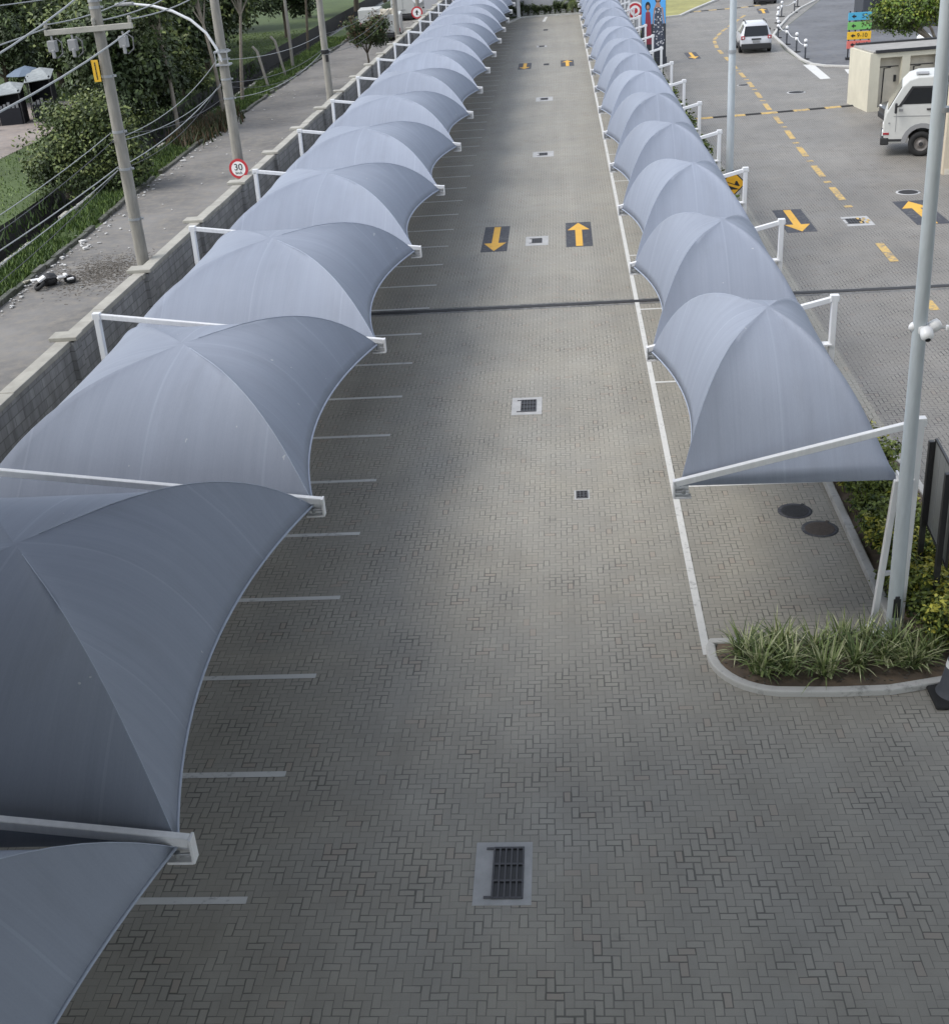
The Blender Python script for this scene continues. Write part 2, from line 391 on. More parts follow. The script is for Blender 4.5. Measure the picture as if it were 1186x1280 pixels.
for a, b in zip(ys2[:-1], ys2[1:]):
    L = b-a; n = max(1, int(L/1.0)) if a < 120 else 10
    for i in range(n):
        y0 = a+L*i/n; y1 = a+L*(i+1)/n-.03; dz = rnd.uniform(-.05, .03); dx = rnd.uniform(-.06, .06)
        if rnd.random() < .12: continue
        mb.box(((kx(y0)+kx(y1))/2-.09+dx, (y0+y1)/2, .06+dz), (.2, y1-y0, .2), rz=math.atan2(-(kx(y1)-kx(y0)), y1-y0))
struct(mb.build('street_kerb', M_kerb2, bevel=.02))
mb = MB()   # pale broken edging along the canal
for i in range(60):
    y = 24+i*1.25
    if rnd.random() < .3: continue
    mb.box((nearx(y)+.12+rnd.uniform(-.05, .05), y, .05+rnd.uniform(-.03, .05)), (.18, 1.1, .2), rz=rnd.uniform(-.05, .05)+.05)
struct(mb.build('canal_edging', M_cope, bevel=.02))

LOT = [(-10.4, -40), (60, -40), (60, 300), (-10.4, 300)]
sheet('parking_pavement', [(-10.4, -40), (6.6, -40), (6.6, 132.2), (-10.4, 132.2)], .004, M_paver)
sheet('side_lot_pavement', [(6.6, -40), (70, -40), (70, 70), (15.4, 82.2), (15.4, 92), (16.1, 101), (25, 130), (25, 170), (6.6, 170)], .004, M_paver2)
sheet('asphalt_lot', [(70.01, 70), (70.01, 200), (25.05, 200), (25.05, 130), (16.15, 101), (15.45, 92), (15.45, 82.25)], .004, M_asph)
sheet('kiosk_path', [(-31.0, 45), (-30.2, 62), (-30.4, 80), (-30.6, 88), (-38, 90), (-40, 45)], .01, M_path)
sheet('dry_lawn_mound', [(7.0, 122.2), (9.5, 121.8), (10.9, 122.5), (12.7, 128), (16, 137.5), (20, 150), (20, 175), (7, 175)], .06, M_lawn2)
def kerb_run(name, pts, w, h, mat, z0=0, bevel=.02, closed=False):
    mb = MB(); P = [Vector((x, y, 0)) for x, y in pts]; n = len(P); L = []; Rr = []
    for i, p in enumerate(P):
        d = (P[min(i+1, n-1)]-P[max(i-1, 0)]).normalized(); nn = Vector((-d.y, d.x, 0))*w/2; L.append(p+nn); Rr.append(p-nn)
    vs = []
    for a, b in zip(L, Rr): vs += [(a.x, a.y, z0), (a.x, a.y, h), (b.x, b.y, h), (b.x, b.y, z0)]
    fs = []
    for i in range(n-1):
        for k in range(3): fs.append((i*4+k, i*4+k+1, (i+1)*4+k+1, (i+1)*4+k))
    fs += [(0, 3, 2, 1), (n*4-4, n*4-3, n*4-2, n*4-1)]
    mb.add(vs, fs); return mb.build(name, mat, bevel=bevel)
struct(kerb_run('lawn_kerb', [(7.4, 121.4), (9.4, 121.5), (10.9, 122.2), (12.7, 127.8), (16, 137.3), (20, 150)], .3, .16, M_kerb))
struct(kerb_run('lot_kerb', [(24.5, 129.4), (21.75, 122.2), (19.5, 114.9), (17.2, 106), (16.05, 101), (15.65, 92), (15.5, 86), (15.7, 83.4), (16.3, 82.1), (18, 80.8), (24, 78.5)], .2, .12, M_kerb))
# planter at the near end of the hedge row
arc = lambda cx, cy, r, a0, a1, n: [(cx+r*math.cos(rad(a0+(a1-a0)*i/n)), cy+r*math.sin(rad(a0+(a1-a0)*i/n))) for i in range(n+1)]
PL = [(2.45, 16.42), (2.0, 16.42), (1.98, 16.3)] + arc(2.95, 16.05, .98, 180, 270, 10) + [(3.6, 15.04), (4.4, 15.06), (5.2, 15.25)] + arc(5.55, 16.3, 1.0, 285, 360, 6) + [(6.55, 20), (6.5, 22.5), (6.1, 24.5), (5.75, 26), (5.7, 30), (5.7, 130)]
struct(kerb_run('planter_kerb', PL, .14, .10, M_kerb))
struct(kerb_run('bay_kerb', [(4.86, 16.55), (4.86, 60), (4.86, 131)], .15, .13, M_kerb))
sheet('planting_bed', [(2.1, 16.36)]+arc(2.95, 16.05, .94, 180, 270, 8)+[(3.6, 15.08), (4.4, 15.1), (5.2, 15.28), (5.86, 15.4), (6.47, 16.4), (6.47, 20), (6.42, 22.5), (6.02, 24.5), (5.67, 26), (5.62, 130.8), (4.94, 130.8), (4.94, 16.42)], .07, M_soil)

# painted lines on the paving
mb = MB()
def quadz(mb, x0, y0, x1, y1, z=.009, mat=0): mb.add([(x0, y0, z), (x1, y0, z), (x1, y1, z), (x0, y1, z)], [(0, 1, 2, 3)], mat)
for k in range(-2, 49):
    y = 11.025+2.4*k; quadz(mb, -9.3, y-.06, -4.136, y+.06)
quadz(mb, 1.85, 16.15, 1.97, 131)
for k in range(18): y = 22.2+5.85*k; quadz(mb, 1.97, y-.05, 4.78, y+.05, .0095)
mb.add([(-1.75, 126.3, .009), (-1.45, 126.3, .009), (-1.25, 131.5, .009), (-1.5, 131.5, .009)], [(0, 1, 2, 3)])
struct(mb.build('parking_lines', M_white, recalc=False))
mb = MB()
line = [(9.72, 22.0), (9.73, 33.1), (9.86, 38.6), (10.04, 47.3), (10.12, 51.5), (10.24, 56), (10.43, 60.3), (10.6, 67.5), (10.95, 76.5), (11.1, 86.1), (11.2, 95.4)]
lx = lambda y: float(np.interp(y, [p[1] for p in line], [p[0] for p in line]))
for y0 in [24.0, 28.6, 33.4, 37.5, 45.9, 50.1, 54.3, 58.5, 62.7, 66.9, 71.1, 75.3, 79.5, 83.7, 87.9, 92.1]:
    y1 = y0+2.2
    if abs(y0-33.4) < .1: y0, y1 = 32.6, 33.5
    mb.add([(lx(y0)-.13, y0, .011), (lx(y0)+.13, y0, .011), (lx(y1)+.13, y1, .011), (lx(y1)-.13, y1, .011)], [(0, 1, 2, 3)])
    if 45 < y0 < 90: ym = y0-1.0; mb.add([(lx(ym)-.14, ym-.15, .011), (lx(ym)+.14, ym-.15, .011), (lx(ym)+.14, ym+.15, .011), (lx(ym)-.14, ym+.15, .011)], [(0, 1, 2, 3)])
pts = [(11.2, 95.5), (11.6, 101), (12.8, 106.5), (14.6, 113), (16.6, 120)]
for (xa, ya), (xb, yb) in zip(pts[:-1], pts[1:]):
    for f0, f1 in ((.05, .4), (.55, .9)):
        a = (xa+(xb-xa)*f0, ya+(yb-ya)*f0); b = (xa+(xb-xa)*f1, ya+(yb-ya)*f1)
        mb.add([(a[0]-.13, a[1], .011), (a[0]+.13, a[1], .011), (b[0]+.13, b[1], .011), (b[0]-.13, b[1], .011)], [(0, 1, 2, 3)])
struct(mb.build('lane_line', M_yel2, recalc=False))
mb = MB()
mb.add([(15.2, 83.6, .012), (15.85, 83.4, .012), (15.6, 76.8, .012), (15.0, 76.7, .012)], [(0, 3, 2, 1)])
mb.add([(17.1, 80.3, .012), (18.2, 80.0, .012), (18.0, 78.0, .012), (16.9, 78.3, .012)], [(0, 3, 2, 1)])
mb.add([(11.3, 36.6, .012), (11.62, 36.6, .012), (11.62, 36.75, .012), (11.3, 36.75, .012)], [(0, 1, 2, 3)])
struct(mb.build('stop_stripe', M_white, recalc=False))
# drainage channel crossing the site
mb = MB(); mb.box((2, 34.7, .012), (26, .22, .012)); o = struct(mb.build('drainage_channel', M_iron)); o.rotation_euler = (0, 0, .004)
mb = MB(); quadz(mb, -10.3, 34.42, 15, 34.57, .008); quadz(mb, -10.3, 34.83, 15, 34.95, .008); struct(mb.build('channel_edging', M_kerb2b, recalc=False))

def arrow(x, y, w, L, up, label, rz=0):
    r = thing('painted_arrow', label, 'road arrow', (x, y, 0), rz, 'yellow arrows painted on the paving')
    a = MB(); quadz(a, -w/2, -L/2, w/2, L/2, .008); a.build('dark_patch', M_dark, r, recalc=False)
    s = 1 if up else -1; b = MB(); sw = w*.13; hw = w*.43; hl = L*.30; e = L*.475
    poly = [(-sw, -e), (sw, -e), (sw, e-hl), (hw, e-hl), (0, e), (-hw, e-hl), (-sw, e-hl)]
    poly = [(px*s, py*s) for px, py in poly]
    b.add([(px, py, .012) for px, py in poly], [(0, 1, 2, 6), (3, 4, 5), (2, 3, 5, 6)]); b.build('arrow_shape', M_yel, r, recalc=False)
    return r
arrow(-2.52, 42.9, .9, 3.55, False, 'yellow arrow pointing towards the viewer on the drive, beside the drain and wall-side bays')
arrow(.38, 42.95, .9, 3.45, True, 'yellow arrow pointing away on the drive, beside the drain and hedge-side bays')
arrow(-2.62, 92.2, .92, 3.5, False, 'yellow arrow pointing towards the viewer far up the drive, wall side')
arrow(.38, 92.4, .92, 3.6, True, 'yellow arrow pointing away far up the drive, hedge side')
arrow(7.82, 43.25, 1.0, 3.3, False, 'yellow arrow pointing towards the viewer in the side lot near the amber truck sign')
arrow(12.15, 43.5, 1.1, 3.5, True, 'yellow arrow pointing away in the side lot by the tall galvanised pole')
arrow(9.1, 92.1, .85, 3.9, False, 'worn yellow arrow pointing towards the viewer beside the tall fashion banner')
arrow(18.4, 122.2, .95, 5, True, 'worn yellow arrow behind the far white car, beyond the white suv', -.1)

def hump(pts, label):
    P = [Vector((x, y, 0)) for x, y in pts]; r = thing('speed_hump', label, 'speed hump', P[0])
    tot = sum((b-a).length for a, b in zip(P[:-1], P[1:])); n = int(tot/.78); k = 0
    for i in range(n):
        def at(s):
            for a, b in zip(P[:-1], P[1:]):
                l = (b-a).length
                if s <= l: return a+(b-a)*(s/l)
                s -= l
            return P[-1]
        p0, p1 = at(tot*i/n)-P[0], at(tot*(i+1)/n)-P[0]; d = (p1-p0).normalized(); nn = Vector((-d.y, d.x, 0))
        vs = []
        for q in (p0, p1):
            for o, z in ((-.2, .004), (-.1, .045), (.1, .045), (.2, .004)): v = q+nn*o; vs.append((v.x, v.y, z))
        sg_ = MB(); sg_.add(vs, [(0, 4, 5, 1), (1, 5, 6, 2), (2, 6, 7, 3), (0, 1, 2, 3), (7, 6, 5, 4)])
        sg_.build('hump_segment', M_rubber if i % 2 else M_yel2, r)
hump([(6.7, 65.5), (10.6, 66), (14.9, 66.7)], 'black and yellow rubber speed hump crossing the side lot by the cream booth')
hump([(9.6, 124.6), (13.5, 126.3), (17.4, 127), (19.6, 128.6)], 'far black and yellow speed hump beyond the dry lawn corner')

# drains and manholes
def drain(x, y, fw, fl, gw, gl, label, ox=0, bars=5):
    r = thing('storm_drain', label, 'drain', (x, y, 0), 0, 'storm drains')
    f = MB()
    x0, x1, y0, y1 = ox-gw/2, ox+gw/2, -gl/2, gl/2
    for q in ((-fw/2, -fl/2, x0, fl/2), (x1, -fl/2, fw/2, fl/2), (x0, -fl/2, x1, y0), (x0, y1, x1, fl/2)):
        f.box(((q[0]+q[2])/2, (q[1]+q[3])/2, .005), (q[2]-q[0], q[3]-q[1], .012))
    f.build('concrete_surround', M_drainf, r)
    b = MB(); b.box((ox, 0, .006), (gw, gl, .004)); b.build('pit', M_ink, r)
    g = MB()
    for i in range(bars+1): g.box((x0+gw*i/bars, 0, .018), (.022, gl, .018))
    for yy in (y0, y0+gl/3, y0+2*gl/3, y1): g.box((ox, yy, .0175), (gw+.02, .03, .013))
    if fw > .55: g.box((x0-.05, y0+.01, .017), (.1, .035, .012)); g.box((x0-.05, y1-.01, .017), (.1, .035, .012))
    g.build('grate', M_grate, r); return r
drain(-1.05, 11.45, .70, 1.08, .36, .86, 'large slotted storm drain in a pale frame near the bottom edge', .06)
drain(-1.09, 26.85, .70, 1.08, .34, .72, 'slotted storm drain in a pale frame between the near end and the crossing channel', .04)
drain(-1.07, 42.3, .78, 1.25, .33, .6, 'small storm drain in a white frame midway between the two yellow drive arrows')
drain(-1.0, 58.3, .95, 1.3, .36, .6, 'storm drain in a white frame next beyond the pair of drive arrows')
drain(-1.1, 75.7, .98, 1.6, .4, .7, 'storm drain in a white frame in front of the far arrow pair')
drain(.1, 21.97, .30, .42, .21, .3, 'tiny brown drain cover in the drive by the hedge-side bays', 0, 3)
drain(-1.1, 92.4, .4, .9, .36, .8, 'dark drain midway between the two far yellow arrows', 0, 4)
drain(-1.55, 104.5, .8, 1.2, .4, .8, 'second drain from the far end of the drive', 0, 4)
drain(-1.35, 117.8, .45, 1.2, .4, 1.0, 'dark drain closest to the far end wall', 0, 4)
drain(9.85, 42.7, .9, 1.3, .5, .7, 'storm drain in a white frame across the dashed yellow line of the side lot', -.1)
mb = MB(); 
for i in range(4):
    for j in range(3):
        if (i+j) % 2 == 0: quadz(mb, 9.86+.1*i, 42.3+.27*j, 9.95+.1*i, 42.55+.27*j, .032)
struct(mb.build('lane_line_on_drain', M_yel2, recalc=False))
def manhole(x, y, r_, label, ring=False, mat=None):
    r = thing('manhole_cover', label, 'manhole', (x, y, 0), rnd.random(), 'manhole covers')
    a = MB(); a.lathe([(r_*1.22, .004), (r_*1.22, .012), (r_*1.0, .012)], 28); a.build('ring', M_drainf if ring else M_dark, r)
    b = MB(); b.lathe([(r_*.99, .006), (r_*.98, .017), (r_*.9, .017)], 28)
    for k in range(5): b.box((0, (k-2)*r_*.3, .019), (r_*1.5*math.cos((k-2)*.35), r_*.06, .006)); b.box(((k-2)*r_*.3, 0, .0185), (r_*.06, r_*1.5*math.cos((k-2)*.35), .005))
    b.box((r_*1.15, 0, .014), (.1, .06, .008)); b.build('lid', mat or M_iron, r)
manhole(4.05, 20.95, .26, 'dark iron manhole cover under the end canopy, farther from the spider plants')
manhole(4.37, 20.2, .27, 'rusty brown manhole cover under the end canopy, closer to the spider plants', mat=simple('rusty_iron', (.085, .07, .06), .9, .3, 15))
manhole(12.85, 72.3, .42, 'round manhole with pale ring beyond the side lot speed hump', True)
manhole(12.5, 46.6, .36, 'round manhole with pale ring beside the truck end of the lot', True)
manhole(10.5, 76.3, .30, 'small pale round cover left of the yellow dashes near the white suv', True)
# ------------------------------------------------------------------ shade canopies
def bay_parts(xf, xr, S_, z, zc, bow_f, bow_r, cdx, pf, pr):
    """one tent-like bay: a membrane pinned to its four edges and stretched over two crossed arches"""
    C = Vector(((xf+xr)/2+cdx, S_/2, zc)); sgn = 1 if xr > xf else -1
    cs = {'FN': Vector((xf, .02, z)), 'FF': Vector((xf, S_-.02, z)), 'RF': Vector((xr, S_-.02, z-.03)), 'RN': Vector((xr, .02, z-.03))}
    T = [(k/16)**1.2 for k in range(16)]; NS = 20
    def diag(c, t):
        a = cs[c]; p = a+(C-a)*t; p.z = a.z+(zc-a.z)*(1-(1-t)**(pf if c[0] == 'F' else pr)); return p
    P = []; key = {}; adj = {}; pin = {}; faces = []; fuv = []; edges = []
    def vert(k, p, w):
        if k not in key: key[k] = len(P); P.append(p); adj[key[k]] = set(); pin[key[k]] = w
        return key[k]
    panels = (('RN', 'FN', 0, Vector((0, 1, 0))), ('FN', 'FF', bow_f, Vector((sgn, 0, 0))), ('FF', 'RF', 0, Vector((0, -1, 0))), ('RF', 'RN', bow_r, Vector((-sgn, 0, 0))))
    apex = vert('C', C, .85)
    for pi, (a, b, bow, inn) in enumerate(panels):
        L = (cs[b]-cs[a]).length; grid = []; uvg = []
        for i, t in enumerate(T):
            row = []; ur = []
            da, db = diag(a, t), diag(b, t)
            for q_ in range(NS+1):
                s_ = q_/NS; q = 4*s_*(1-s_); p = da+(db-da)*s_+inn*bow*q*(1-t)**1.6
                if q_ == 0 or q_ == NS:
                    c = a if q_ == 0 else b
                    row.append(vert((c, i), p, 1.0 if i == 0 else (.95 if t < .75 else .6) if c[0] == 'F' else .55))
                else: row.append(vert((pi, i, q_), p, 1.0 if i == 0 else 0.0))
                ur.append(((s_-.5)*L*(1-t), t*3.2+pi*7))
            grid.append(row); uvg.append(ur)
        edges.append([P[k].copy() for k in grid[0]])
        for i in range(len(T)-1):
            for q_ in range(NS):
                f = (grid[i][q_], grid[i][q_+1], grid[i+1][q_+1], grid[i+1][q_]); faces.append(f); fuv.append((uvg[i][q_], uvg[i][q_+1], uvg[i+1][q_+1], uvg[i+1][q_]))
                for u, v in zip(f, f[1:]+f[:1]): adj[u].add(v); adj[v].add(u)
        for q_ in range(NS):
            f = (grid[-1][q_], grid[-1][q_+1], apex); faces.append(f); fuv.append((uvg[-1][q_], uvg[-1][q_+1], (0, 3.2+pi*7)))
            for u, v in zip(f, f[1:]+f[:1]): adj[u].add(v); adj[v].add(u)
    A = np.array([tuple(p) for p in P]); O = A.copy(); W = np.array([pin[k] for k in range(len(P))])
    mx = max(len(v) for v in adj.values()); nb = np.zeros((len(P), mx), int); cnt = np.zeros((len(P), 1))
    for k, v in adj.items():
        v = list(v); nb[k, :len(v)] = v; nb[k, len(v):] = k; cnt[k] = len(v)
    lam = np.where(W >= 1, 0, 1.0)[:, None]
    for it in range(38):
        avg = (A[nb].sum(1)-A*(mx-cnt))/cnt
        A = A+lam*.6*(avg-A); A = A*(1-W[:, None])+(A*(1-W[:, None])+O*W[:, None])*W[:, None]
    fab = MB(); fab.add([tuple(p) for p in A], faces, 0, True)
    sharp = set()
    for c in ('FN', 'FF'):
        for i in range(11): sharp.add(frozenset((key[(c, i)], key[(c, i+1)])))
    seams = [[Vector(A[key[(c, i)]])+Vector((0, 0, .002)) for i in range(16)] for c in ('FN', 'FF')]
    return fab, fuv, edges, seams, sharp
def bay(root, spec):
    fab, fuv, edges, seams, sharp = bay_parts(*spec)
    f = fab.build('fabric', M_fab, root, recalc=False)
    me = f.data; uvl = me.uv_layers.new(name='panel')
    for p, uv in zip(me.polygons, fuv):
        for li, u in zip(p.loop_indices, uv): uvl.data[li].uv = u
    for e in me.edges:
        if frozenset(e.vertices) in sharp: e.use_edge_sharp = True
    md = f.modifiers.new('thick', 'SOLIDIFY'); md.thickness = .008; md.offset = -1
    for e in edges[1:4:2]: h = MB(); h.tube(e, .018, 6); h.build('hem', M_hem, root, recalc=False)
    for e in seams: s = MB(); s.tube(e, .006, 5); s.build('seam', M_hem, root, recalc=False)
def frame(root, xt, xp, xb, zt, zp, zc):
    """cantilever frame: post at the rear, arm sloping down to the front tip, end plate with turnbuckle"""
    sg = 1 if xp > xt else -1
    p = MB(); p.beam((xb, 0, 0), (xp, 0, zp-.02), .11, .13, up=(0, 1, 0)); p.box((xb, 0, .012), (.34, .34, .024)); p.build('post', M_wm, root, bevel=.012)
    a = MB(); a.beam((xp+sg*.09, 0, zp+.01), (xt, 0, zt+.02), .095, .10); a.box((xp, 0, zp), (.16, .13, .13)); a.build('arm', M_wm, root, bevel=.010)
    b = MB(); b.box((xt-sg*.02, 0, zt-.07), (.03, .13, .28)); b.box((xt+sg*.11, 0, zt-.20), (.25, .13, .03)); b.box((xt+sg*.10, .03, zt-.08), (.2, .015, .22)); b.build('end_bracket', M_wm, root, bevel=.006)
    c = MB()
    for yy in (-.07, .07): c.tube([(xt, yy*.6, zt-.1), (xt+sg*.2, yy, zt-.09)], .016, 6); c.lathe([(.03, -.03), (.03, .03)], 8, (xt+sg*.12, yy*.8, zt-.1))
    c.build('turnbuckle', M_steel, root)
    d = MB(); d.box((xp-sg*.14, 0, zc), (.24, .2, .03)); d.box((xp-sg*.24, 0, zc+.04), (.03, .2, .1)); d.build('rear_bracket', M_wm, root)
# street-side row (along the block wall): frames every 7.2 m
SL, YL0 = 7.2, 8.69
SRr, YR0 = 6.1, 16.765
rowL = range(-1, 19); first = None
for i, k in enumerate(rowL):
    y = YL0+SL*k; lb = 'blue-grey fabric canopy of the row along the block wall, %s from the bottom edge' % ORD[i]
    if first is None:
        first = thing('shade_canopy', lb, 'canopy', (0, y, 0), 0, 'fabric canopies along the block wall'); bay(first, (-3.82, -9.22, SL, 2.93, 4.30, .52, .05, 0, 3.1, 3.0))
    else: dup(first, (0, y, 0), label=lb)
first = None
for i, k in enumerate(range(-1, 20)):
    y = YL0+SL*k; lb = 'white steel canopy frame of the wall-side row, %s from the bottom edge' % ORD[i]
    if first is None:
        first = thing('canopy_frame', lb, 'canopy frame', (0, y, 0), 0, 'white canopy frames along the block wall'); frame(first, -3.69, -9.35, -9.42, 2.97, 3.78, 2.9)
    else: dup(first, (0, y, 0), label=lb)
first = None
for i in range(20):
    y = YR0+SRr*i; lb = 'blue-grey fabric canopy of the hedge-side row, %s from the spider plants' % ORD[i]
    if first is None:
        first = thing('shade_canopy', lb, 'canopy', (0, y, 0), 0, 'fabric canopies along the hedge'); bay(first, (1.54, 4.72, SRr, 2.60, 4.35, .42, .05, .10, 3.2, 2.3))
    else: dup(first, (0, y, 0), label=lb)
first = None
for i in range(21):
    y = YR0+SRr*i; lb = 'white steel canopy frame of the hedge-side row, %s from the spider plants' % ORD[i]
    if first is None:
        first = thing('canopy_frame', lb, 'canopy frame', (0, y, 0), 0, 'white canopy frames along the hedge'); frame(first, 1.466, 4.95, 4.93, 2.635, 3.50, 2.60)
        b = MB(); b.beam((4.53, 0, 0), (4.70, 0, 2.58), .09, .10, up=(0, 1, 0)); b.box((4.53, 0, .01), (.26, .26, .02)); so0 = b.build('strut', M_wm, first, bevel=.01); b = MB(); b.beam((4.62, 0, 1.0), (4.93, 0, 1.04), .06, .06); b.build('stub', M_wm, so0)
    else: dup(first, (0, y, 0), label=lb)

# ------------------------------------------------------------------ block wall
w = thing('block_wall', 'long grey concrete block wall with pillars between the canopies and the street', 'wall', (-10.6, 8, 0))
WL = 128
mb = MB(); mb.box((0, WL/2, 1.42), (.2, WL, 2.84)); mb.build('wall_face', M_block, w)
mb = MB(); yy = 0
while yy < WL:
    L = min(rnd.uniform(2.2, 3.0), WL-yy); mb.box((rnd.uniform(-.015, .015), yy+L/2, 2.90+rnd.uniform(-.012, .012)), (.30, L-.012, .12)); yy += L
mb.build('coping', M_cope, w, bevel=.012)
k = 0
while 0.6+5.25*k < WL:
    y = .6+5.25*k
    pm = MB(); pm.box((0, y, 1.46), (.40, .42, 2.92)); po = pm.build('pillar', M_block, w)
    cm = MB(); cm.box((-.02+rnd.uniform(-.02, .02), y+rnd.uniform(-.03, .03), 3.0), (.60, .46, .09), rz=rnd.uniform(-.04, .04)); cm.build('pillar_cap', M_cope, po, bevel=.015)
    k += 1

# ------------------------------------------------------------------ utility poles, lamp, signs on them
def upole(x, y, H, label, rb=.175, rt=.115, bands=()):
    r = thing('utility_pole', label, 'utility pole', (x, y, 0), 0, 'concrete utility poles along the street')
    m = MB(); m.tube([(0, 0, -.2), (0, 0, H*.5), (0, 0, H)], [rb, (rb+rt)/2, rt], 14); m.build('shaft', M_conc, r)
    b = MB()
    for z in bands:
        rr = rb+(rt-rb)*z/H+.012; b.lathe([(rr, z-.03), (rr, z+.03)], 14); b.box((rr+.03, -.02, z), (.07, .05, .05))
    if bands: b.build('steel_band', M_steel, r)
    return r
p1 = upole(-10.95, 30.8, 11.5, 'tall concrete utility pole with crossarm, fuses and a yellow plate', bands=(4.0, 5.25, 6.15, 7.45, 9.0, 9.15))
m = MB(); m.beam((-1.27, -.16, 8.52), (.88, -.16, 8.56), .10, .13); m.build('crossarm', M_cope, p1, bevel=.012)
for px in (-1.12, -.62, .62):
    m = MB(); m.box((px, -.22, 8.22), (.20, .18, .26)); m.box((px+.02, -.3, 8.05), (.08, .06, .2)); m.tube([(px, -.2, 8.45), (px+.02, -.22, 8.33)], .03, 6)
    m.tube([(px+.1, -.22, 8.4), (px+.24, -.24, 8.3), (px+.22, -.24, 8.05), (px+.08, -.26, 7.95)], .016, 5); m.build('fuse_cutout', M_greyplast, p1, bevel=.02)
for px in (-1.22, -.05, .83):
    m = MB(); m.lathe([(.03, 0), (.05, .04), (.035, .08), (.055, .11), (.03, .16)], 10, (px, -.16, 8.62)); m.build('insulator', M_cope, p1)
m = MB(); m.box((-.2, -.17, 7.6), (.17, .02, .50)); o = m.build('yellow_plate', M_plate, p1, bevel=.008)
m = MB()
for i in range(9): m.box((-.2, -.183, 7.42+.045*i), (.03, .004, .03+.012*(i % 2)))
m.build('plate_lettering', M_ink, o)
p2 = upole(-10.95, 41.8, 10.5, 'weathered utility pole carrying a curved street lamp arm and the round thirty sign', .20, .13, bands=(5.4, 6.0, 6.62, 6.9))
m = MB(); m.tube([(0, -.1, 6.5), (-.1, -.2, 6.95), (-.36, -.22, 7.45), (-.8, -.22, 7.87), (-1.35, -.22, 8.17), (-1.95, -.22, 8.36), (-2.6, -.22, 8.46)], [.045]*5+[.04, .035], 8); la = m.build('lamp_arm', M_wm, p2)
m = MB(); m.box((-2.85, -.22, 8.47), (.6, .22, .10)); m.build('lamp_head', M_greyplast, la, bevel=.04)
m = MB()
for z in (6.45, 6.85): m.box((0, 0, z), (.46, .46, .05))
for sx in (-.2, .2): m.box((sx, -.2, 6.65), (.03, .03, .4))
m.build('arm_clamp', M_steel, p2)
def disc_sign(loc, R_, label, body, sub, rz, cat='speed sign', z=0):
    r = thing('road_sign', label, cat, loc, rz)
    M = Matrix.Rotation(rad(90), 3, 'X')
    m = MB(); m.lathe([(R_, -.012), (R_, .012)], 32, M=M); m.build('red_rim', M_red, r)
    m = MB(); m.lathe([(R_*.74, .011), (R_*.74, .017)], 32, M=M); f = m.build('white_face', M_signw, r)
    if body: text_mesh('numerals', body, R_*.95, M_ink, r, (0, -.021, R_*.14), (rad(90), 0, 0))
    if sub: text_mesh('unit_lettering', sub, R_*.36, M_ink, r, (0, -.021, -R_*.42), (rad(90), 0, 0))
    return r
disc_sign((-10.90, 41.50, 3.17), .325, 'round white speed sign with red rim reading 30 km/h on the weathered pole', '30', 'km/h', rad(-4))
p3 = upole(-10.95, 60.3, 10.5, 'clean pale utility pole with black cable tie, behind the bushy kerb section', .185, .13, bands=(4.8, 4.95))
m = MB(); m.lathe([(.19, -.09), (.21, 0), (.19, .09)], 12, (0, 0, 4.88)); m.box((.1, -.2, 4.6), (.12, .1, .3)); m.build('cable_clamp', M_rubber, p3)
p4 = upole(-11.0, 88.5, 10, 'dark utility pole standing in front of the loaded white van', .19, .14)
p5 = upole(-11.9, 111, 10, 'farthest utility pole beside the small red prohibition sign', .19, .14)
p6 = upole(-21.0, 101, 10, 'slim pale utility pole across the street, behind the reddish bush', .13, .10)
r = disc_sign((-11.95, 110.6, 2.7), .48, 'far round red and white sign with a black arrow near the wall', None, None, rad(-4), 'road sign')
m = MB(); m.prism([(-.07, -.2), (.05, -.2), (.05, .0), (.16, .0), (.0, .22), (-.16, .0), (-.07, .0)], 0, .006, M=Matrix.Rotation(rad(90), 3, 'X'), c=(0, -.018, 0)); m.build('arrow_symbol', M_ink, r)
r = thing('road_sign', 'far white oval sign with a black dot above the red one', 'road sign', (-12.6, 118, 3.4))
M = Matrix.Rotation(rad(90), 3, 'X'); m = MB(); m.lathe([(.5, -.01), (.5, .01)], 24, M=M); m.build('white_face', M_signw, r); m = MB(); m.lathe([(.2, .01), (.2, .016)], 16, M=M); m.build('black_symbol', M_ink, r)
m = MB(); m.tube([(0, .03, -3.4), (0, .03, .3)], .04, 8); m.build('sign_post', M_steel, r)

G2_NAME = 'sagging bundle of telecom cables'
def cable(p0, p1, sag, rr, label, group, mat=None, n=14):
    p0, p1 = Vector(p0), Vector(p1); pts = [p0+(p1-p0)*(i/n)-Vector((0, 0, 4*sag*(i/n)*(1-i/n))) for i in range(n+1)]
    m = MB(); m.tube(pts, rr*(.72 if group == G2_NAME else 1), 5, cap=False); o = m.build('overhead_cable', mat or M_wire, recalc=False); tag(o, label, 'cable', group); return o
yA, yB, yC, yD, yE = 8.0, 30.8, 41.8, 60.3, 88.5
G1 = 'power wires on the crossarm'
cable((-12.1, yA, 9.1), (-12.18, yB-.16, 8.62), .35, .016, 'pale power wire from the outer street end of the crossarm', G1)
cable((-11.05, yA, 8.3), (-11.0, yB-.16, 9.4), .75, .022, 'thick pale wire climbing to the pole above the crossarm', G1)
cable((-10.0, yA, 8.1), (-10.12, yB-.3, 8.45), .55, .022, 'thick pale wire running into the inner end of the crossarm', G1)
cable((-11.0, yA, 10.6), (-10.95, yB, 9.35), .3, .012, 'thin upper wire reaching the pole top, above the other wires', G1)
for px, lb in ((-12.18, 'outer end'), (-11.0, 'middle'), (-10.12, 'inner end')):
    cable((px, yB-.16, 8.7), (px+.2, yC, 9.5), .30, .016, 'pale power wire leaving the crossarm %s towards the lamp-arm pole' % lb, G1)
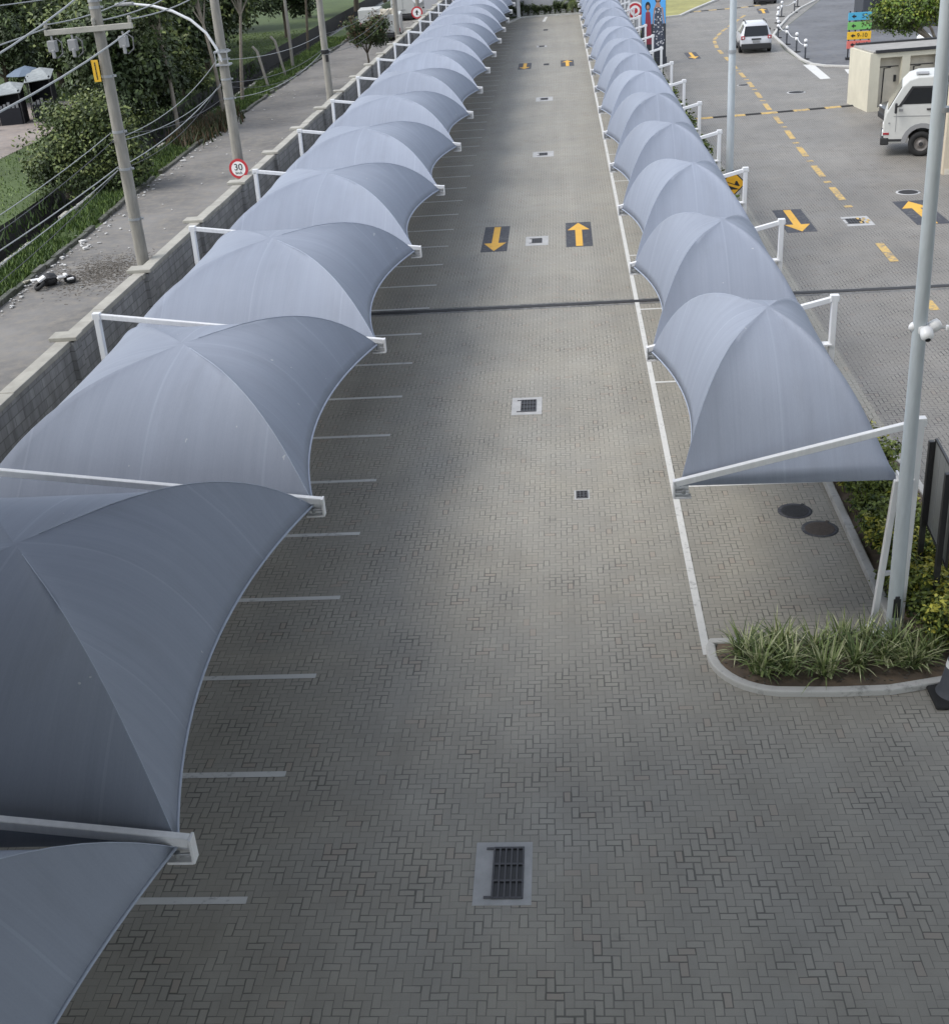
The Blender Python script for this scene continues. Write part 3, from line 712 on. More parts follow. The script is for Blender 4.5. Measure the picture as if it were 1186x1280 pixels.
G2 = 'sagging bundle of telecom cables'
for j, (dx, z0, z1, sg, rr, mt) in enumerate(((-.17, 5.55, 5.30, .30, .019, M_wire), (-.19, 5.25, 5.22, .42, .016, M_wire), (-.15, 5.9, 5.95, .55, .014, M_wired), (-.2, 6.2, 6.12, .50, .014, M_wire), (-.2, 5.0, 5.2, .65, .012, M_wired))):
    cable((-10.95+dx, yA, z0), (-10.95+dx, yB, z1), sg, rr, 'telecom cable of the low bundle between the bottom-edge street side and crossarm pole', G2, mt)
for j, (dx, z0, z1, sg, rr, mt) in enumerate(((-.2, 5.25, 5.85, .22, .018, M_wire), (-.2, 5.95, 6.6, .35, .014, M_wire), (-.22, 6.12, 5.4, .30, .012, M_wired), (-.19, 5.22, 5.9, .42, .012, M_wired), (-.2, 5.9, 5.8, .28, .013, M_wire))):
    cable((-10.95+dx, yB, z0), (-10.95+dx, yC, z1), sg, rr, 'telecom cable of the low bundle between crossarm pole and lamp-arm pole', G2, mt)
for j, (z0, z1, sg, rr, mt) in enumerate(((6.6, 5.6, .25, .014, M_wire), (5.9, 4.95, .35, .018, M_wired), (5.4, 4.85, .45, .014, M_wire), (5.8, 4.8, .55, .012, M_wired))):
    cable((-11.1, yC, z0), (-11.1, yD, z1), sg, rr, 'telecom cable of the low bundle between lamp-arm pole and black-tie pole', G2, mt)
for j, (z0, z1, sg, rr, mt) in enumerate(((5.6, 5.3, .3, .014, M_wired), (4.95, 4.9, .5, .02, M_wired), (4.85, 4.7, .7, .014, M_wired))):
    cable((-11.1, yD, z0), (-11.15, yE, z1), sg, rr, 'telecom cable of the low bundle beyond the black-tie pole', G2, mt)

# ------------------------------------------------------------------ right-hand furniture
lp = thing('lamp_pole', 'tall galvanised pole with security cameras rising behind the spider plants', 'lamp pole', (4.77, 16.5, 0))
m = MB(); m.tube([(0, 0, 0), (-.03, 0, 5), (-.09, 0, 11)], [.112, .095, .082], 20); m.build('shaft', M_galv, lp)
m = MB(); m.box((0, 0, .02), (.42, .42, .04)); m.build('base_plate', M_galv, lp)
m = MB(); m.box((-.005, -.112, .60), (.11, .02, .33)); m.box((-.005, -.112, .78), (.07, .022, .06)); o = m.build('black_tag', M_black, lp, bevel=.01)
m = MB(); m.lathe([(.098, 7.84), (.098, 7.90)], 20); m.box((.13, -.02, 7.87), (.10, .03, .04)); m.build('pole_band', M_steel, lp)
m = MB(); m.lathe([(.104, 4.93), (.112, 4.95), (.112, 5.03), (.104, 5.05)], 20); cb_ = m.build('camera_band', M_white_plastic, lp)
def dome(name, px, py, pz, rr, yaw, pitch):
    m = MB(); M = Matrix.Rotation(yaw, 3, 'Z') @ Matrix.Rotation(pitch, 3, 'X')
    prof = [(rr*.4, -rr*1.15), (rr*.92, -rr*.95), (rr, -rr*.3), (rr, rr*.2), (rr*.9, rr*.6), (rr*.55, rr*.95), (.001, rr*1.02)]
    m.lathe(prof, 16, (px, py, pz), M=M); o = m.build(name, M_white_plastic, lp)
    l = MB(); l.lathe([(rr*.42, rr*.90), (rr*.45, rr*1.05), (rr*.34, rr*1.15), (.001, rr*1.18)], 14, (px, py, pz), M=M); l.build('lens', M_lens, o)
dome('dome_camera', 0.02, -.19, 4.96, .088, 0, rad(128)); dome('dome_camera', -.10, .02, 5.0, .06, rad(90), rad(120)); dome('dome_camera', .15, -.03, 5.02, .085, rad(-90), rad(120))
m = MB(); m.tube([(.18, -.03, 5.0), (.30, -.05, 5.0)], .018, 6); m.box((.37, -.06, 4.98), (.15, .08, .075), M=Matrix.Rotation(rad(20), 3, 'Y')); o = m.build('bullet_camera', M_white_plastic, lp, bevel=.015)
m = MB(); m.lathe([(.03, 0), (.03, .03)], 10, (.43, -.062, 4.955), M=Matrix.Rotation(rad(100), 3, 'Y')); m.build('lens', M_lens, o)

sf = thing('sign_frame', 'black two-post sign board frame standing in the yellow-green hedge', 'sign board', (5.5, 17.5, 0))
for (px, py, h) in ((.06, .63, 2.58), (-.05, -.66, 2.62)):
    m = MB(); m.box((px, py, h/2), (.085, .085, h)); m.build('post', M_black, sf, bevel=.006)
fr = MB()
xa, ya, xb2, yb2 = .12, .60, .03, -.80
for z in (1.12, 2.62): fr.beam((xa, ya, z), (xb2, yb2, z), .035, .035)
for q in (0, 1): fr.beam((xa+(xb2-xa)*q, ya+(yb2-ya)*q, 1.12), (xa+(xb2-xa)*q, ya+(yb2-ya)*q, 2.62), .035, .035, up=(0, 1, 0))
fo = fr.build('board_frame', M_black, sf)
m = MB()
for q in (.25, .5, .75):
    m.beam((xa+(xb2-xa)*q, ya+(yb2-ya)*q, 1.14), (xa+(xb2-xa)*q, ya+(yb2-ya)*q, 2.6), .02, .02, up=(0, 1, 0))
m.build('slat', M_steel, fo)
m = MB(); m.beam((xa, ya, 1.87), (xb2, yb2, 1.87), .008, 1.46); m.build('board_panel', simple('grey_board', (.20, .21, .21), .4, .1), fo)

cn = thing('traffic_cone', 'big grey traffic cone with white bands at the planter corner, cut by the edge', 'cone', (5.28, 14.95, 0))
m = MB(); m.box((0, 0, .035), (.72, .72, .07)); m.build('base', M_rubber, cn, bevel=.03)
m = MB(); m.lathe([(.28, .06), (.25, .1), (.225, .16), (.12, .78), (.075, 1.02), (.06, 1.05), (.001, 1.05)], 24); c_ = m.build('cone_body', M_cone, cn)
m = MB()
for z0, z1 in ((.50, .60), (.70, .80)):
    f = lambda z: .225-(z-.16)*.1694+.003
    m.lathe([(f(z0), z0), (f(z1), z1)], 24)
m.build('white_band', M_signw, c_, recalc=False)

# spider-plant clumps (long arching blades)
def blades(name, n, L, wd, seed, mats, parent=None, spread=1.0):
    g = random.Random(seed); vs = []; mi = []
    for i in range(n):
        a = g.uniform(0, 6.283); lean = abs(g.gauss(.75, .32))*spread; l = L*g.uniform(.55, 1.1); w = wd*g.uniform(.7, 1.2)
        bx, by = g.gauss(0, .06), g.gauss(0, .06); k = g.choices(range(len(mats)), (5, 3, 3)[:len(mats)])[0]
        pts = []; x = z = 0; th = .12+lean*.25
        for j in range(6):
            pts.append((x, z)); th += lean*.24; x += math.sin(th)*l/5; z += math.cos(th)*l/5
        ca, sa = math.cos(a), math.sin(a)
        def P(p, s): return (bx+ca*p[0]-sa*s, by+sa*p[0]+ca*s, max(.01, p[1]))
        for j in range(5):
            w0 = w*(1-(j/5)**2)*.5; w1 = w*(1-((j+1)/5)**2)*.5+.0006
            vs += [P(pts[j], -w0), P(pts[j], w0), P(pts[j+1], w1), P(pts[j+1], -w1)]; mi.append(k)
    return fast_mesh(name, np.array(vs), 4, mats, mi, parent)
sp = [(2.42, 15.98), (2.62, 15.55), (3.02, 16.12), (3.05, 15.55), (3.5, 16.0), (3.55, 15.45), (3.95, 16.1), (4.05, 15.6), (4.45, 15.72), (2.82, 15.85), (4.35, 16.2), (4.85, 15.62), (5.15, 15.85), (4.72, 16.05)]
spl = ['pale spider plant clump nearest the rounded kerb corner', 'spider plant clump just behind the curved front kerb, corner end', 'spider plant clump at the back kerb, second from the corner', 'broad spider plant clump at the centre front of the planter', 'tall spider plant clump at the centre back of the planter', 'spider plant clump in front right of centre, over bare soil', 'spider plant clump behind, next to the white leaning post', 'spider plant clump in front of the galvanised pole, kerb side', 'spider plant clump between the galvanised pole and the yellow shrubs', 'small spider plant clump amid the corner end clumps', 'spider plant clump at the foot of the galvanised pole', 'spider plant clump at the front kerb, closest to the traffic cone', 'spider plant clump under the yellow shrubs, behind the traffic cone', 'spider plant clump just in front of the pole base, shrub side']
for i, ((x, y), lb) in enumerate(zip(sp, spl)):
    o = blades('spider_plant', 85, rnd.uniform(.58, .72), .034, 100+i, [L_sp1, L_sp2, L_sp3]); o.location = (x, y, .07); tag(o, lb, 'plant', 'spider plants in the planter')

def shrub(x, y, w, h, n, size, mats, label, group, seed, name='shrub'):
    r = thing(name, label, 'shrub', (x, y, 0.05), 0, group)
    g = random.Random(seed); bl = [(g.uniform(-.3, .3)*w, g.uniform(-.3, .3)*w, h*g.uniform(.3, .72), w*g.uniform(.22, .36), w*g.uniform(.22, .36), h*g.uniform(.22, .34)) for _ in range(7)]
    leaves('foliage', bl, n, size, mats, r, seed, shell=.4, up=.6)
    m = MB()
    for i in range(5): a = g.uniform(0, 6.28); m.tube([(0, 0, 0), (math.cos(a)*w*.15, math.sin(a)*w*.15, h*.35), (math.cos(a)*w*.28, math.sin(a)*w*.28, h*.7)], [.018, .013, .006], 5)
    m.build('stem', M_bark, r)
    return r
hs = [(5.62, 15.95, .95, 1.0), (5.95, 16.6, .95, .95), (5.45, 16.85, .9, .95), (5.95, 17.4, .95, .9), (5.45, 17.75, .9, .85), (5.9, 18.3, .95, .85), (5.38, 18.7, .9, .8), (5.85, 19.2, .9, .8), (5.35, 19.65, .9, .8), (5.8, 20.2, .95, .8), (5.35, 20.7, .95, .75), (5.8, 21.2, .95, .75), (5.35, 21.8, .95, .75), (5.8, 22.4, .95, .75), (5.4, 23.1, .95, .75), (5.85, 23.8, .95, .75), (5.25, 17.3, .7, .7), (5.2, 18.2, .7, .7), (5.2, 19.2, .7, .7), (5.3, 16.35, .7, .8), (6.15, 16.9, .8, .8), (6.2, 18.8, .8, .8)]
for i, (x, y, w_, h_) in enumerate(hs):
    yel = i < 6; mats = [L_hd, L_hm, L_hl] if yel else [L_hd, L_hm, L_hm] if i % 3 else [L_hd, L_hm, L_hl]
    shrub(x, y, w_, h_, 1500, .085, mats, ('yellow-green leafy shrub by the sign frame, %s from the planter tip' if yel else 'dark green leafy shrub behind the kerb, %s in the hedge from the planter tip') % ORD[i], 'hedge shrubs beside the end canopy', 300+i)
first = None
for i in range(30):
    y = 44+2.0*i; lb = 'low dark shrub of the hedge behind the canopy posts, %s past the amber truck sign' % ORD[i]
    if first is None: first = shrub(5.45, y, 1.3, 1.0, 900, .16, [L_hd, L_hd, L_hm], lb, 'low shrubs behind the canopy posts', 350)
    else: dup(first, (5.5+rnd.uniform(-.15, .2), y, .05), rz=rnd.uniform(0, 6), label=lb)

# middle lamp pole and the amber sign
mp = thing('lamp_pole', 'slim grey lamp pole rising behind the hedge-side canopies', 'lamp pole', (5.6, 43.5, 0))
m = MB(); m.tube([(0, 0, 0), (0, 0, 5), (0, 0, 10)], [.135, .12, .10], 16); m.build('shaft', M_galv, mp)
m = MB(); m.lathe([(.14, 5.6), (.14, 5.7)], 16); m.build('pole_band', M_steel, mp)
ds = thing('road_sign', 'amber diamond sign with a black truck-on-slope symbol behind the canopies', 'road sign', (5.68, 43.2, 1.40), 0)
M = Matrix.Rotation(rad(90), 3, 'X')
m = MB(); m.prism([(0, -.46), (.46, 0), (0, .46), (-.46, 0)], -.012, .012, M=M); m.build('black_border', M_ink, ds)
m = MB(); m.prism([(0, -.41), (.41, 0), (0, .41), (-.41, 0)], .011, .017, M=M); m.build('amber_face', M_amber, ds)
m = MB(); m.prism([(-.24, -.02), (.24, -.2), (-.24, -.2)], .016, .021, M=M); m.prism([(-.2, .04), (.06, -.06), (.1, .06), (.16, .03), (.2, -.06), (.24, -.11), (.2, -.13), (-.17, .0)], .016, .022, M=M, c=(0, 0, .04)); m.build('truck_symbol', M_ink, ds)
m = MB(); m.tube([(0, .03, -1.36), (0, .03, .3)], .035, 8); m.build('sign_post', M_steel, ds)
# ------------------------------------------------------------------ cream booth
bt = thing('service_booth', 'cream rendered service booth with open niches and a weathered flat roof', 'booth', (14.95, 64.5, 0), rad(6))
m = MB(); BW, BD, BH = 6.5, 3.1, 2.72
m.box((.14, BD/2, BH/2), (.28, BD, BH)); m.box((BW/2, BD-.1, BH/2), (BW-.56, .2, BH)); m.box((BW-.14, BD/2, BH/2), (.28, BD, BH))
op = [(.50, 1.58), (1.98, 3.30), (3.7, 5.0)]; xs = [.28]+[v for o_ in op for v in o_]+[BW-.28]
for a, b in zip(xs[0::2], xs[1::2]): m.box(((a+b)/2, .12, BH/2), (b-a, .24, BH))
for a, b in op: m.box(((a+b)/2, .12, 2.61), (b-a, .24, .22)); m.box(((a+b)/2, .12, .09), (b-a, .24, .18))
m.build('wall', M_cream, bt)
for a, b in op[:2]:
    m = MB(); m.box(((a+b)/2, .52, 1.33), (b-a+.3, .05, 2.4)); o = m.build('niche_back', M_niche, bt)
    m = MB(); m.tube([(a+.35, .47, .3), (a+.38, .47, 1.95), (a+.7, .47, 1.97)], .025, 6); m.box((b-.15, .45, 1.45), (.10, .1, .3)); m.box((a+.08, .45, 1.2), (.08, .1, .22)); m.box(((a+b)/2, .47, 2.02), (b-a, .03, .04)); m.build('pipework', M_iron, o)
m = MB(); m.box((BW/2+.05, BD/2-.02, BH+.05), (BW-.2, BD-.1, .10)); rf = m.build('roof', M_roofslab, bt, bevel=.02)
m = MB(); m.box((BW/2+.1, -.0, BH+.08), (BW-.3, .14, .14)); m.box((BW/2+.1, BD-.05, BH+.09), (BW-.3, .2, .2)); m.build('roof_edge', M_iron, rf)

bw = thing('boundary_wall', 'beige rendered wall end behind the galvanised pole at the frame edge', 'wall', (14.42, 49.2, 0))
m = MB(); m.box((3, .13, 1.82), (6, .26, 3.64)); m.build('wall', M_beige, bw, bevel=.015)
m = MB(); m.box((3, .13, 3.68), (6.06, .32, .08)); m.build('cap', M_beige, bw); m = MB(); m.box((3.02, -.012, .12), (5.9, .02, .22)); m.build('skirting', M_niche, bw)

# ------------------------------------------------------------------ truck
def wheel(parent, x, y, r, w, axis='Y', side=1, hub=M_alu):
    M = Matrix.Rotation(rad(90), 3, 'X') if axis == 'Y' else Matrix.Rotation(rad(90), 3, 'Y')
    m = MB(); m.lathe([(r*.55, -w/2), (r*.9, -w/2), (r, -w*.36), (r, w*.36), (r*.9, w/2), (r*.55, w/2), (r*.55, -w/2)], 26, (x, y, r), M=M, cap=False); o = m.build('wheel', M_rubber, parent)
    h = MB(); h.lathe([(.001, -w*.40), (r*.20, -w*.50), (r*.26, -w*.36), (r*.5, -w*.33), (r*.58, -w*.5), (r*.60, -w*.3), (r*.60, w*.3), (r*.58, w*.5), (r*.5, w*.33), (r*.26, w*.36), (r*.22, w*.47), (.001, w*.40)], 22, (x, y, r), M=M)
    h.build('rim', hub, o); c_ = MB(); c_.lathe([(r*.17, -w*.53), (r*.17, w*.53)], 12, (x, y, r), M=M); c_.build('hub_cap', M_iron, o); return o
tk = thing('truck', 'white cab-over truck with grey wheel arch parked in front of the cream booth', 'truck', (13.1, 53.35, 0), rad(-14))
RX = Matrix(((1, 0, 0), (0, 0, -1), (0, 1, 0)))   # (x,z) polygon pulled along -y
TW = 2.5
side = [(.06, .55), (-.02, .95), (-.02, 1.45), (.06, 1.75), (.62, 2.78), (.85, 3.02), (1.2, 3.14), (2.25, 3.17), (2.3, .78), (2.16, .78), (2.1, .98), (1.92, 1.16), (1.66, 1.26), (1.4, 1.22), (1.14, 1.06), (1.0, .86), (.95, .55)]
m = MB(); m.prism(side, -TW, 0, M=RX); m.build('cab', M_truckw, tk, bevel=.05)
m = MB()
arcp = [(1.5+.62*math.cos(rad(a)), .5+.66*math.sin(rad(a))) for a in range(15, 176, 16)]; arco = [(1.5+.80*math.cos(rad(a)), .5+.84*math.sin(rad(a))) for a in range(175, 14, -16)]
m.prism(arcp+arco, -.02, .05, M=RX, c=(0, .0, 0)); m.build('wheel_arch', M_greyplast, tk)
wn = [(.60, 2.08), (.98, 2.70), (1.86, 2.70), (1.90, 2.10)]
m = MB(); m.prism(wn, -.015, .012, M=RX); so = m.build('side_window', M_glass, tk)
m = MB(); m.prism([(.5, 2.0), (.98, 2.78), (1.93, 2.78), (1.96, 2.70), (1.03, 2.70), (.62, 2.0)], .005, .025, M=RX); m.build('window_trim', M_plast, tk)
def slope(m, x0, z0, x1, z1, y0, y1, off=.02):
    d = Vector((x1-x0, 0, z1-z0)).normalized(); nn = Vector((-d.z, 0, d.x))*off
    m.add([Vector((x0, y0, z0))+nn, Vector((x0, y1, z0))+nn, Vector((x1, y1, z1))+nn, Vector((x1, y0, z1))+nn, Vector((x0, y0, z0)), Vector((x0, y1, z0)), Vector((x1, y1, z1)), Vector((x1, y0, z1))], [(0, 1, 2, 3), (4, 7, 6, 5), (0, 4, 5, 1), (1, 5, 6, 2), (2, 6, 7, 3), (3, 7, 4, 0)])
m = MB(); slope(m, .12, 1.86, .60, 2.74, .12, TW-.12, .025); m.build('windscreen', M_glass, tk)
m = MB(); m.box((.06, TW/2, .62), (.34, TW+.06, .30)); m.box((.55, .05, .66), (.75, .12, .16)); m.build('bumper', M_plast, tk, bevel=.05)
m = MB(); m.tube([(.5, -.02, 2.02), (.42, -.28, 2.0)], .03, 6); m.box((.42, -.32, 1.98), (.10, .22, .40)); m.build('mirror', M_plast, tk, bevel=.04)
m = MB(); m.box((1.72, -.02, 1.88), (.22, .04, .06)); m.build('door_handle', M_plast, tk)
m = MB()
for a in ((.46, 1.0, .46, 2.0), (1.98, 1.2, 1.98, 2.75)): m.box((a[0], -.006, (a[1]+a[3])/2), (.018, .01, a[3]-a[1]))
m.box((1.2, -.006, 1.62), (1.7, .01, .022)); m.build('panel_gap', M_greyplast, tk)
m = MB(); m.box((.2, -.012, 1.35), (.07, .02, .05)); m.box((.62, -.008, 1.86), (.16, .012, .1)); m.build('badge', M_greyplast, tk)
m = MB()
for y_ in (.35, TW-.35): m.box((-.03, y_, .92), (.06, .5, .22))
m.build('headlight', M_signw, tk, bevel=.03)
m = MB(); m.box((.10, .0, .93), (.24, .04, .08)); m.build('indicator_light', M_tail, tk)
m = MB(); m.box((1.35, .6, 3.2), (.5, .5, .06)); m.build('roof_hatch', M_greyplast, tk, bevel=.02)
m = MB(); m.box((2.9, TW/2, .78), (3.6, .9, .24)); m.build('chassis', M_plast, tk)
m = MB(); m.box((4.0, TW/2, 2.1), (3.1, TW, 2.3)); m.build('cargo_box', M_truckw, tk, bevel=.03)
for x in (1.5, 4.5):
    for y_ in (.12, TW-.12): wheel(tk, x, y_, .50, .32)

# ------------------------------------------------------------------ cars
def car(label, loc, rz, W, L, H, paint, suv=True, group=None):
    r = thing('car', label, 'car', loc, rz, group)
    hw = W/2; zb, zl = H*.16, H*.60
    # stations from the tail (y=-L/2) to the nose: y, half width, belt z, roof half width, roof z
    st = [(-.500, .86, .47, .84, .475), (-.490, .95, .52, .80, .545), (-.452, .97, .58, .74, .77), (-.415, 1.0, .60, .68, .965), (-.22, 1.0, .61, .68, 1.0), (.02, 1.0, .60, .68, .985), (.13, 1.0, .60, .66, .91), (.26, .99, .59, .88, .605), (.38, .97, .56, .84, .575), (.46, .93, .50, .78, .51), (.50, .80, .42, .70, .425)] if suv else \
         [(-.500, .84, .55, .80, .555), (-.47, .93, .62, .78, .63), (-.36, .98, .63, .74, .68), (-.24, 1.0, .63, .70, .96), (-.08, 1.0, .62, .69, 1.0), (.06, 1.0, .62, .68, .95), (.22, .99, .61, .86, .63), (.36, .97, .57, .84, .585), (.46, .93, .50, .78, .51), (.50, .80, .42, .70, .425)]
    vs = []; N = 12
    for y, w_, b_, tw, tz in st:
        w_ *= hw; tw *= hw; b_ *= H; tz *= H
        half = [(w_*.86, zb), (w_*.98, zb+.10*H), (w_, (zb+b_)*.5), (w_*.975, b_), (tw+.02, tz-(tz-b_)*.12), (tw*.82, tz)]
        ring = [(-x, y*L, z) for x, z in half] + [(x, y*L, z) for x, z in reversed(half)]
        vs += ring
    fs = []
    for i in range(len(st)-1):
        for k in range(N): fs.append((i*N+k, i*N+(k+1) % N, (i+1)*N+(k+1) % N, (i+1)*N+k))
    fs += [tuple(range(N-1, -1, -1)), tuple((len(st)-1)*N+k for k in range(N))]
    m = MB(); m.add(vs, fs, 0, True); b = m.build('body', paint, r)
    bv = b.modifiers.new('b', 'BEVEL'); bv.width = .07; bv.segments = 2; bv.limit_method = 'ANGLE'; bv.angle_limit = rad(35)
    md = b.modifiers.new('s', 'EDGE_SPLIT'); md.split_angle = rad(50)
    V = lambda i, k: Vector(vs[i*N+k])
    def patch(nm, a, b_, c, d, u0, u1, v0, v1, mat, off=.012, par=None):
        P = lambda u, v: (a*(1-u)+b_*u)*(1-v)+(d*(1-u)+c*u)*v
        q = [P(u0, v0), P(u1, v0), P(u1, v1), P(u0, v1)]; nn = (q[1]-q[0]).cross(q[3]-q[0]).normalized()
        ce = Vector((0, 0, H*.5)); 
        if nn.dot((q[0]+q[2])/2-ce) < 0: nn = -nn
        mm = MB(); mm.add([p+nn*off for p in q]+[p-nn*.02 for p in q], [(0, 1, 2, 3), (7, 6, 5, 4), (0, 4, 5, 1), (1, 5, 6, 2), (2, 6, 7, 3), (3, 7, 4, 0)])
        return mm.build(nm, mat, par or r)
    if suv:
        patch('rear_window', V(1, 4), V(1, 7), V(3, 7), V(3, 4), .02, .98, .06, .90, M_glass, .04)
        ws = (6, 7); si = (3, 6)
    else:
        patch('rear_window', V(2, 4), V(2, 7), V(3, 7), V(3, 4), .08, .92, .1, .92, M_glass, .02); ws = (5, 6); si = (3, 5)
    patch('windscreen', V(ws[0], 4), V(ws[0], 7), V(ws[1], 7), V(ws[1], 4), .05, .95, .08, .95, M_glass, .02)
    for k0, k1 in ((3, 4), (8, 7)):
        mid = (si[0]+si[1])//2
        for i0, i1 in ((si[0], mid), (mid, si[1])): patch('side_window', V(i0, k0), V(i1, k0), V(i1, k1), V(i0, k1), .06, .95, .12, .9, M_glass, .015)
    ytail = -.5*L
    m = MB(); m.box((0, ytail+.13, H*.235), (W*.93, .34, H*.20)); m.build('rear_bumper', M_plast, r, bevel=.06)
    m = MB(); m.box((0, -ytail-.14, H*.22), (W*.90, .34, H*.16)); m.build('front_bumper', M_plast, r, bevel=.06)
    for s in (-1, 1):
        m = MB(); m.box((s*W*.415, ytail+.045, H*.53), (W*.12, .13, H*.12)); tl = m.build('tail_light', M_tail, r, bevel=.035)
        m = MB(); m.box((s*W*.41, ytail-.022, H*.53), (W*.05, .02, H*.05)); m.build('reverse_lamp', M_signw, tl)
        m = MB(); m.box((s*W*.36, -ytail-.10, H*.42), (W*.18, .14, H*.08)); m.build('headlight', M_signw, r, bevel=.03)
        m = MB(); m.box((s*(hw+.10), L*.16, H*.63), (.20, .12, .15)); m.build('mirror', M_plast, r, bevel=.04)
        if suv: m = MB(); m.tube([(s*W*.32, -.36*L, H*.975), (s*W*.32, -.33*L, H*1.02), (s*W*.32, 0, H*1.02), (s*W*.32, .04*L, H*.985)], .03, 6); m.build('roof_rail', M_plast, r)
        m = MB(); m.box((s*hw*.97, 0, zb+.05), (.08, L*.52, .12)); m.build('side_sill', M_plast, r)
        for y_ in (-.30*L, .31*L):
            m = MB(); m.lathe([(H*.225, -.02), (H*.225, .02)], 22, (s*(hw*.985), y_, H*.20), M=Matrix.Rotation(rad(90), 3, 'Y')); m.build('wheel_arch', M_plast, r)
            wheel(r, s*(hw-.10), y_, H*.205, .26, 'X')
    m = MB(); m.box((0, ytail-.012, H*.475), (W*.30, .03, H*.05)); m.build('tailgate_trim', M_plast, r); m = MB(); m.box((0, ytail-.035, H*.40), (W*.22, .02, H*.06)); m.build('number_plate', M_greyplast, r)
    return r
car('white suv with black bumper and roof rails driving away past the chain posts', (13.45, 93.5, .01), rad(-3), 2.15, 4.9, 1.95, M_carw)
car('farther white car cut off by the top edge, beyond the white suv', (19.9, 131.2, .01), rad(-8), 2.1, 4.8, 1.75, M_carw, False)
car('black car parked behind the white truck, nose towards the drive', (17.3, 60.6, .01), rad(90), 2.1, 5.0, 1.75, M_carb, False)

# ------------------------------------------------------------------ chain posts
cps = [(15.79, 86.2), (15.93, 90.3), (16.05, 95.0), (16.17, 99.6), (17.0, 105.2), (17.9, 110.5), (19.0, 115.6), (20.6, 118.6), (21.8, 124)]
first = None; cord = 'grey chain post with white balls, %s in line from the wide white stripe'
for i, (x, y) in enumerate(cps):
    if first is None:
        first = thing('chain_post', cord % ORD[i], 'post', (x, y, 0), 0, 'chain posts along the lot kerb')
        m = MB(); m.lathe([(.30, .0), (.30, .035), (.24, .06), (.001, .06)], 18); m.build('foot', M_rubber, first)
        m = MB(); m.tube([(0, 0, .05), (0, 0, 1.05)], .055, 10); m.build('shaft', M_darkwall, first)
        for z in (.86, 1.16):
            m = MB(); m.lathe([(.001, -.12)]+[(.12*math.sin(rad(a)), -.12*math.cos(rad(a))) for a in range(20, 170, 20)]+[(.001, .12)], 14, (0, 0, z)); m.build('white_ball', M_white_plastic, first)
    else: dup(first, (x, y, 0), label=cord % ORD[i])
for i in range(len(cps)-1):
    (xa, ya), (xb, yb) = cps[i], cps[i+1]; P0, P1 = Vector((xa, ya, .98)), Vector((xb, yb, .98))
    m = MB(); m.tube([P0+(P1-P0)*(k/12)-Vector((0, 0, 4*.22*(k/12)*(1-k/12))) for k in range(13)], .022, 5); o = m.build('barrier_chain', M_white_plastic)
    tag(o, 'white chain sagging between chain posts, %s span from the wide white stripe' % ORD[i], 'chain', 'white chains along the lot kerb')

# ------------------------------------------------------------------ coloured direction totem
tt = thing('direction_totem', 'stacked blue, green, yellow and red direction boards on black legs', 'sign', (18.8, 84.6, 0), rad(-6))
m = MB()
m.box((0, .06, .08), (1.5, .5, .16)); m.build('base', M_black, tt)
for x in (-.62, -.25, .1, .62): m = MB(); m.box((x, .06, 1.53), (.08, .08, 2.74)); m.build('leg', M_black, tt)
for z, mt, tx, nm in ((2.58, M_blue, '5', 'blue_board'), (2.02, M_green, '7', 'green_board'), (1.44, M_yelb, '9-10', 'yellow_board'), (.90, M_redb, '11-12', 'red_board')):
    m = MB(); m.box((0, 0, z), (1.46, .07, .46)); bo = m.build(nm, mt, tt, bevel=.01)
    text_mesh('board_lettering', tx, .36, M_ink, bo, (.18, -.042, z-.0), (rad(90), 0, 0))
    m = MB(); m.prism([(-.52, 0), (-.36, .12), (-.36, .045), (-.24, .045), (-.24, -.045), (-.36, -.045), (-.36, -.12)], .035, .045, M=Matrix(((1, 0, 0), (0, 0, -1), (0, 1, 0))), c=(0, 0, z)); m.build('board_arrow', M_ink, bo)

# ------------------------------------------------------------------ fashion banner
bn = thing('advertising_banner', 'tall printed banner of two women in red and patterned dresses beside the posts', 'banner', (5.35, 88.2, 0))
m = MB(); m.box((.8, 0, 2.75), (1.6, .12, 4.7)); m.box((.8, 0, .25), (1.7, .5, .5)); m.build('panel', M_darkwall, bn)
FX = Matrix(((1, 0, 0), (0, 0, -1), (0, 1, 0)))
def flat(nm, polys, mat, off):
    m = MB()
    for p in polys: m.prism(p, .06, .062+off, M=FX)
    return m.build(nm, mat, bn)
ell = lambda cx, cz, rx, rz, n=18: [(cx+rx*math.cos(6.2832*i/n), cz+rz*math.sin(6.2832*i/n)) for i in range(n)]
flat('printed_sky', [[(.02, 2.6), (1.58, 2.6), (1.58, 5.05), (.02, 5.05)]], M_skyb, .002)
flat('printed_hair', [ell(.42, 3.72, .17, .28), ell(1.08, 4.15, .20, .30)], M_ink, .006)
flat('printed_skin', [ell(.42, 3.66, .10, .15), ell(1.08, 4.08, .11, .16), [(.36, 3.56), (.48, 3.56), (.52, 3.3), (.32, 3.3)], [(1.0, 3.98), (1.16, 3.98), (1.3, 3.6), (.86, 3.6)], [(.82, 3.6), (.9, 3.6), (.78, 2.6), (.70, 2.6)], [(1.40, 3.6), (1.30, 3.6), (1.44, 2.6), (1.52, 2.6)]], M_skin, .010)
flat('printed_red_dress', [[(.28, 3.36), (.56, 3.36), (.62, 2.6), (.66, 1.35), (.16, 1.35), (.24, 2.6)]], M_dressr, .014)
flat('printed_pattern_dress', [[(.90, 3.62), (1.28, 3.62), (1.34, 2.9), (1.52, 1.6), (1.35, .95), (.85, 1.05), (.70, 1.6), (.86, 2.9)]], M_dressp, .014)
rs = thing('road_sign', 'round red and white striped disc behind the far hedge-side posts', 'road sign', (5.45, 97.5, 2.75))
M = Matrix.Rotation(rad(90), 3, 'X')
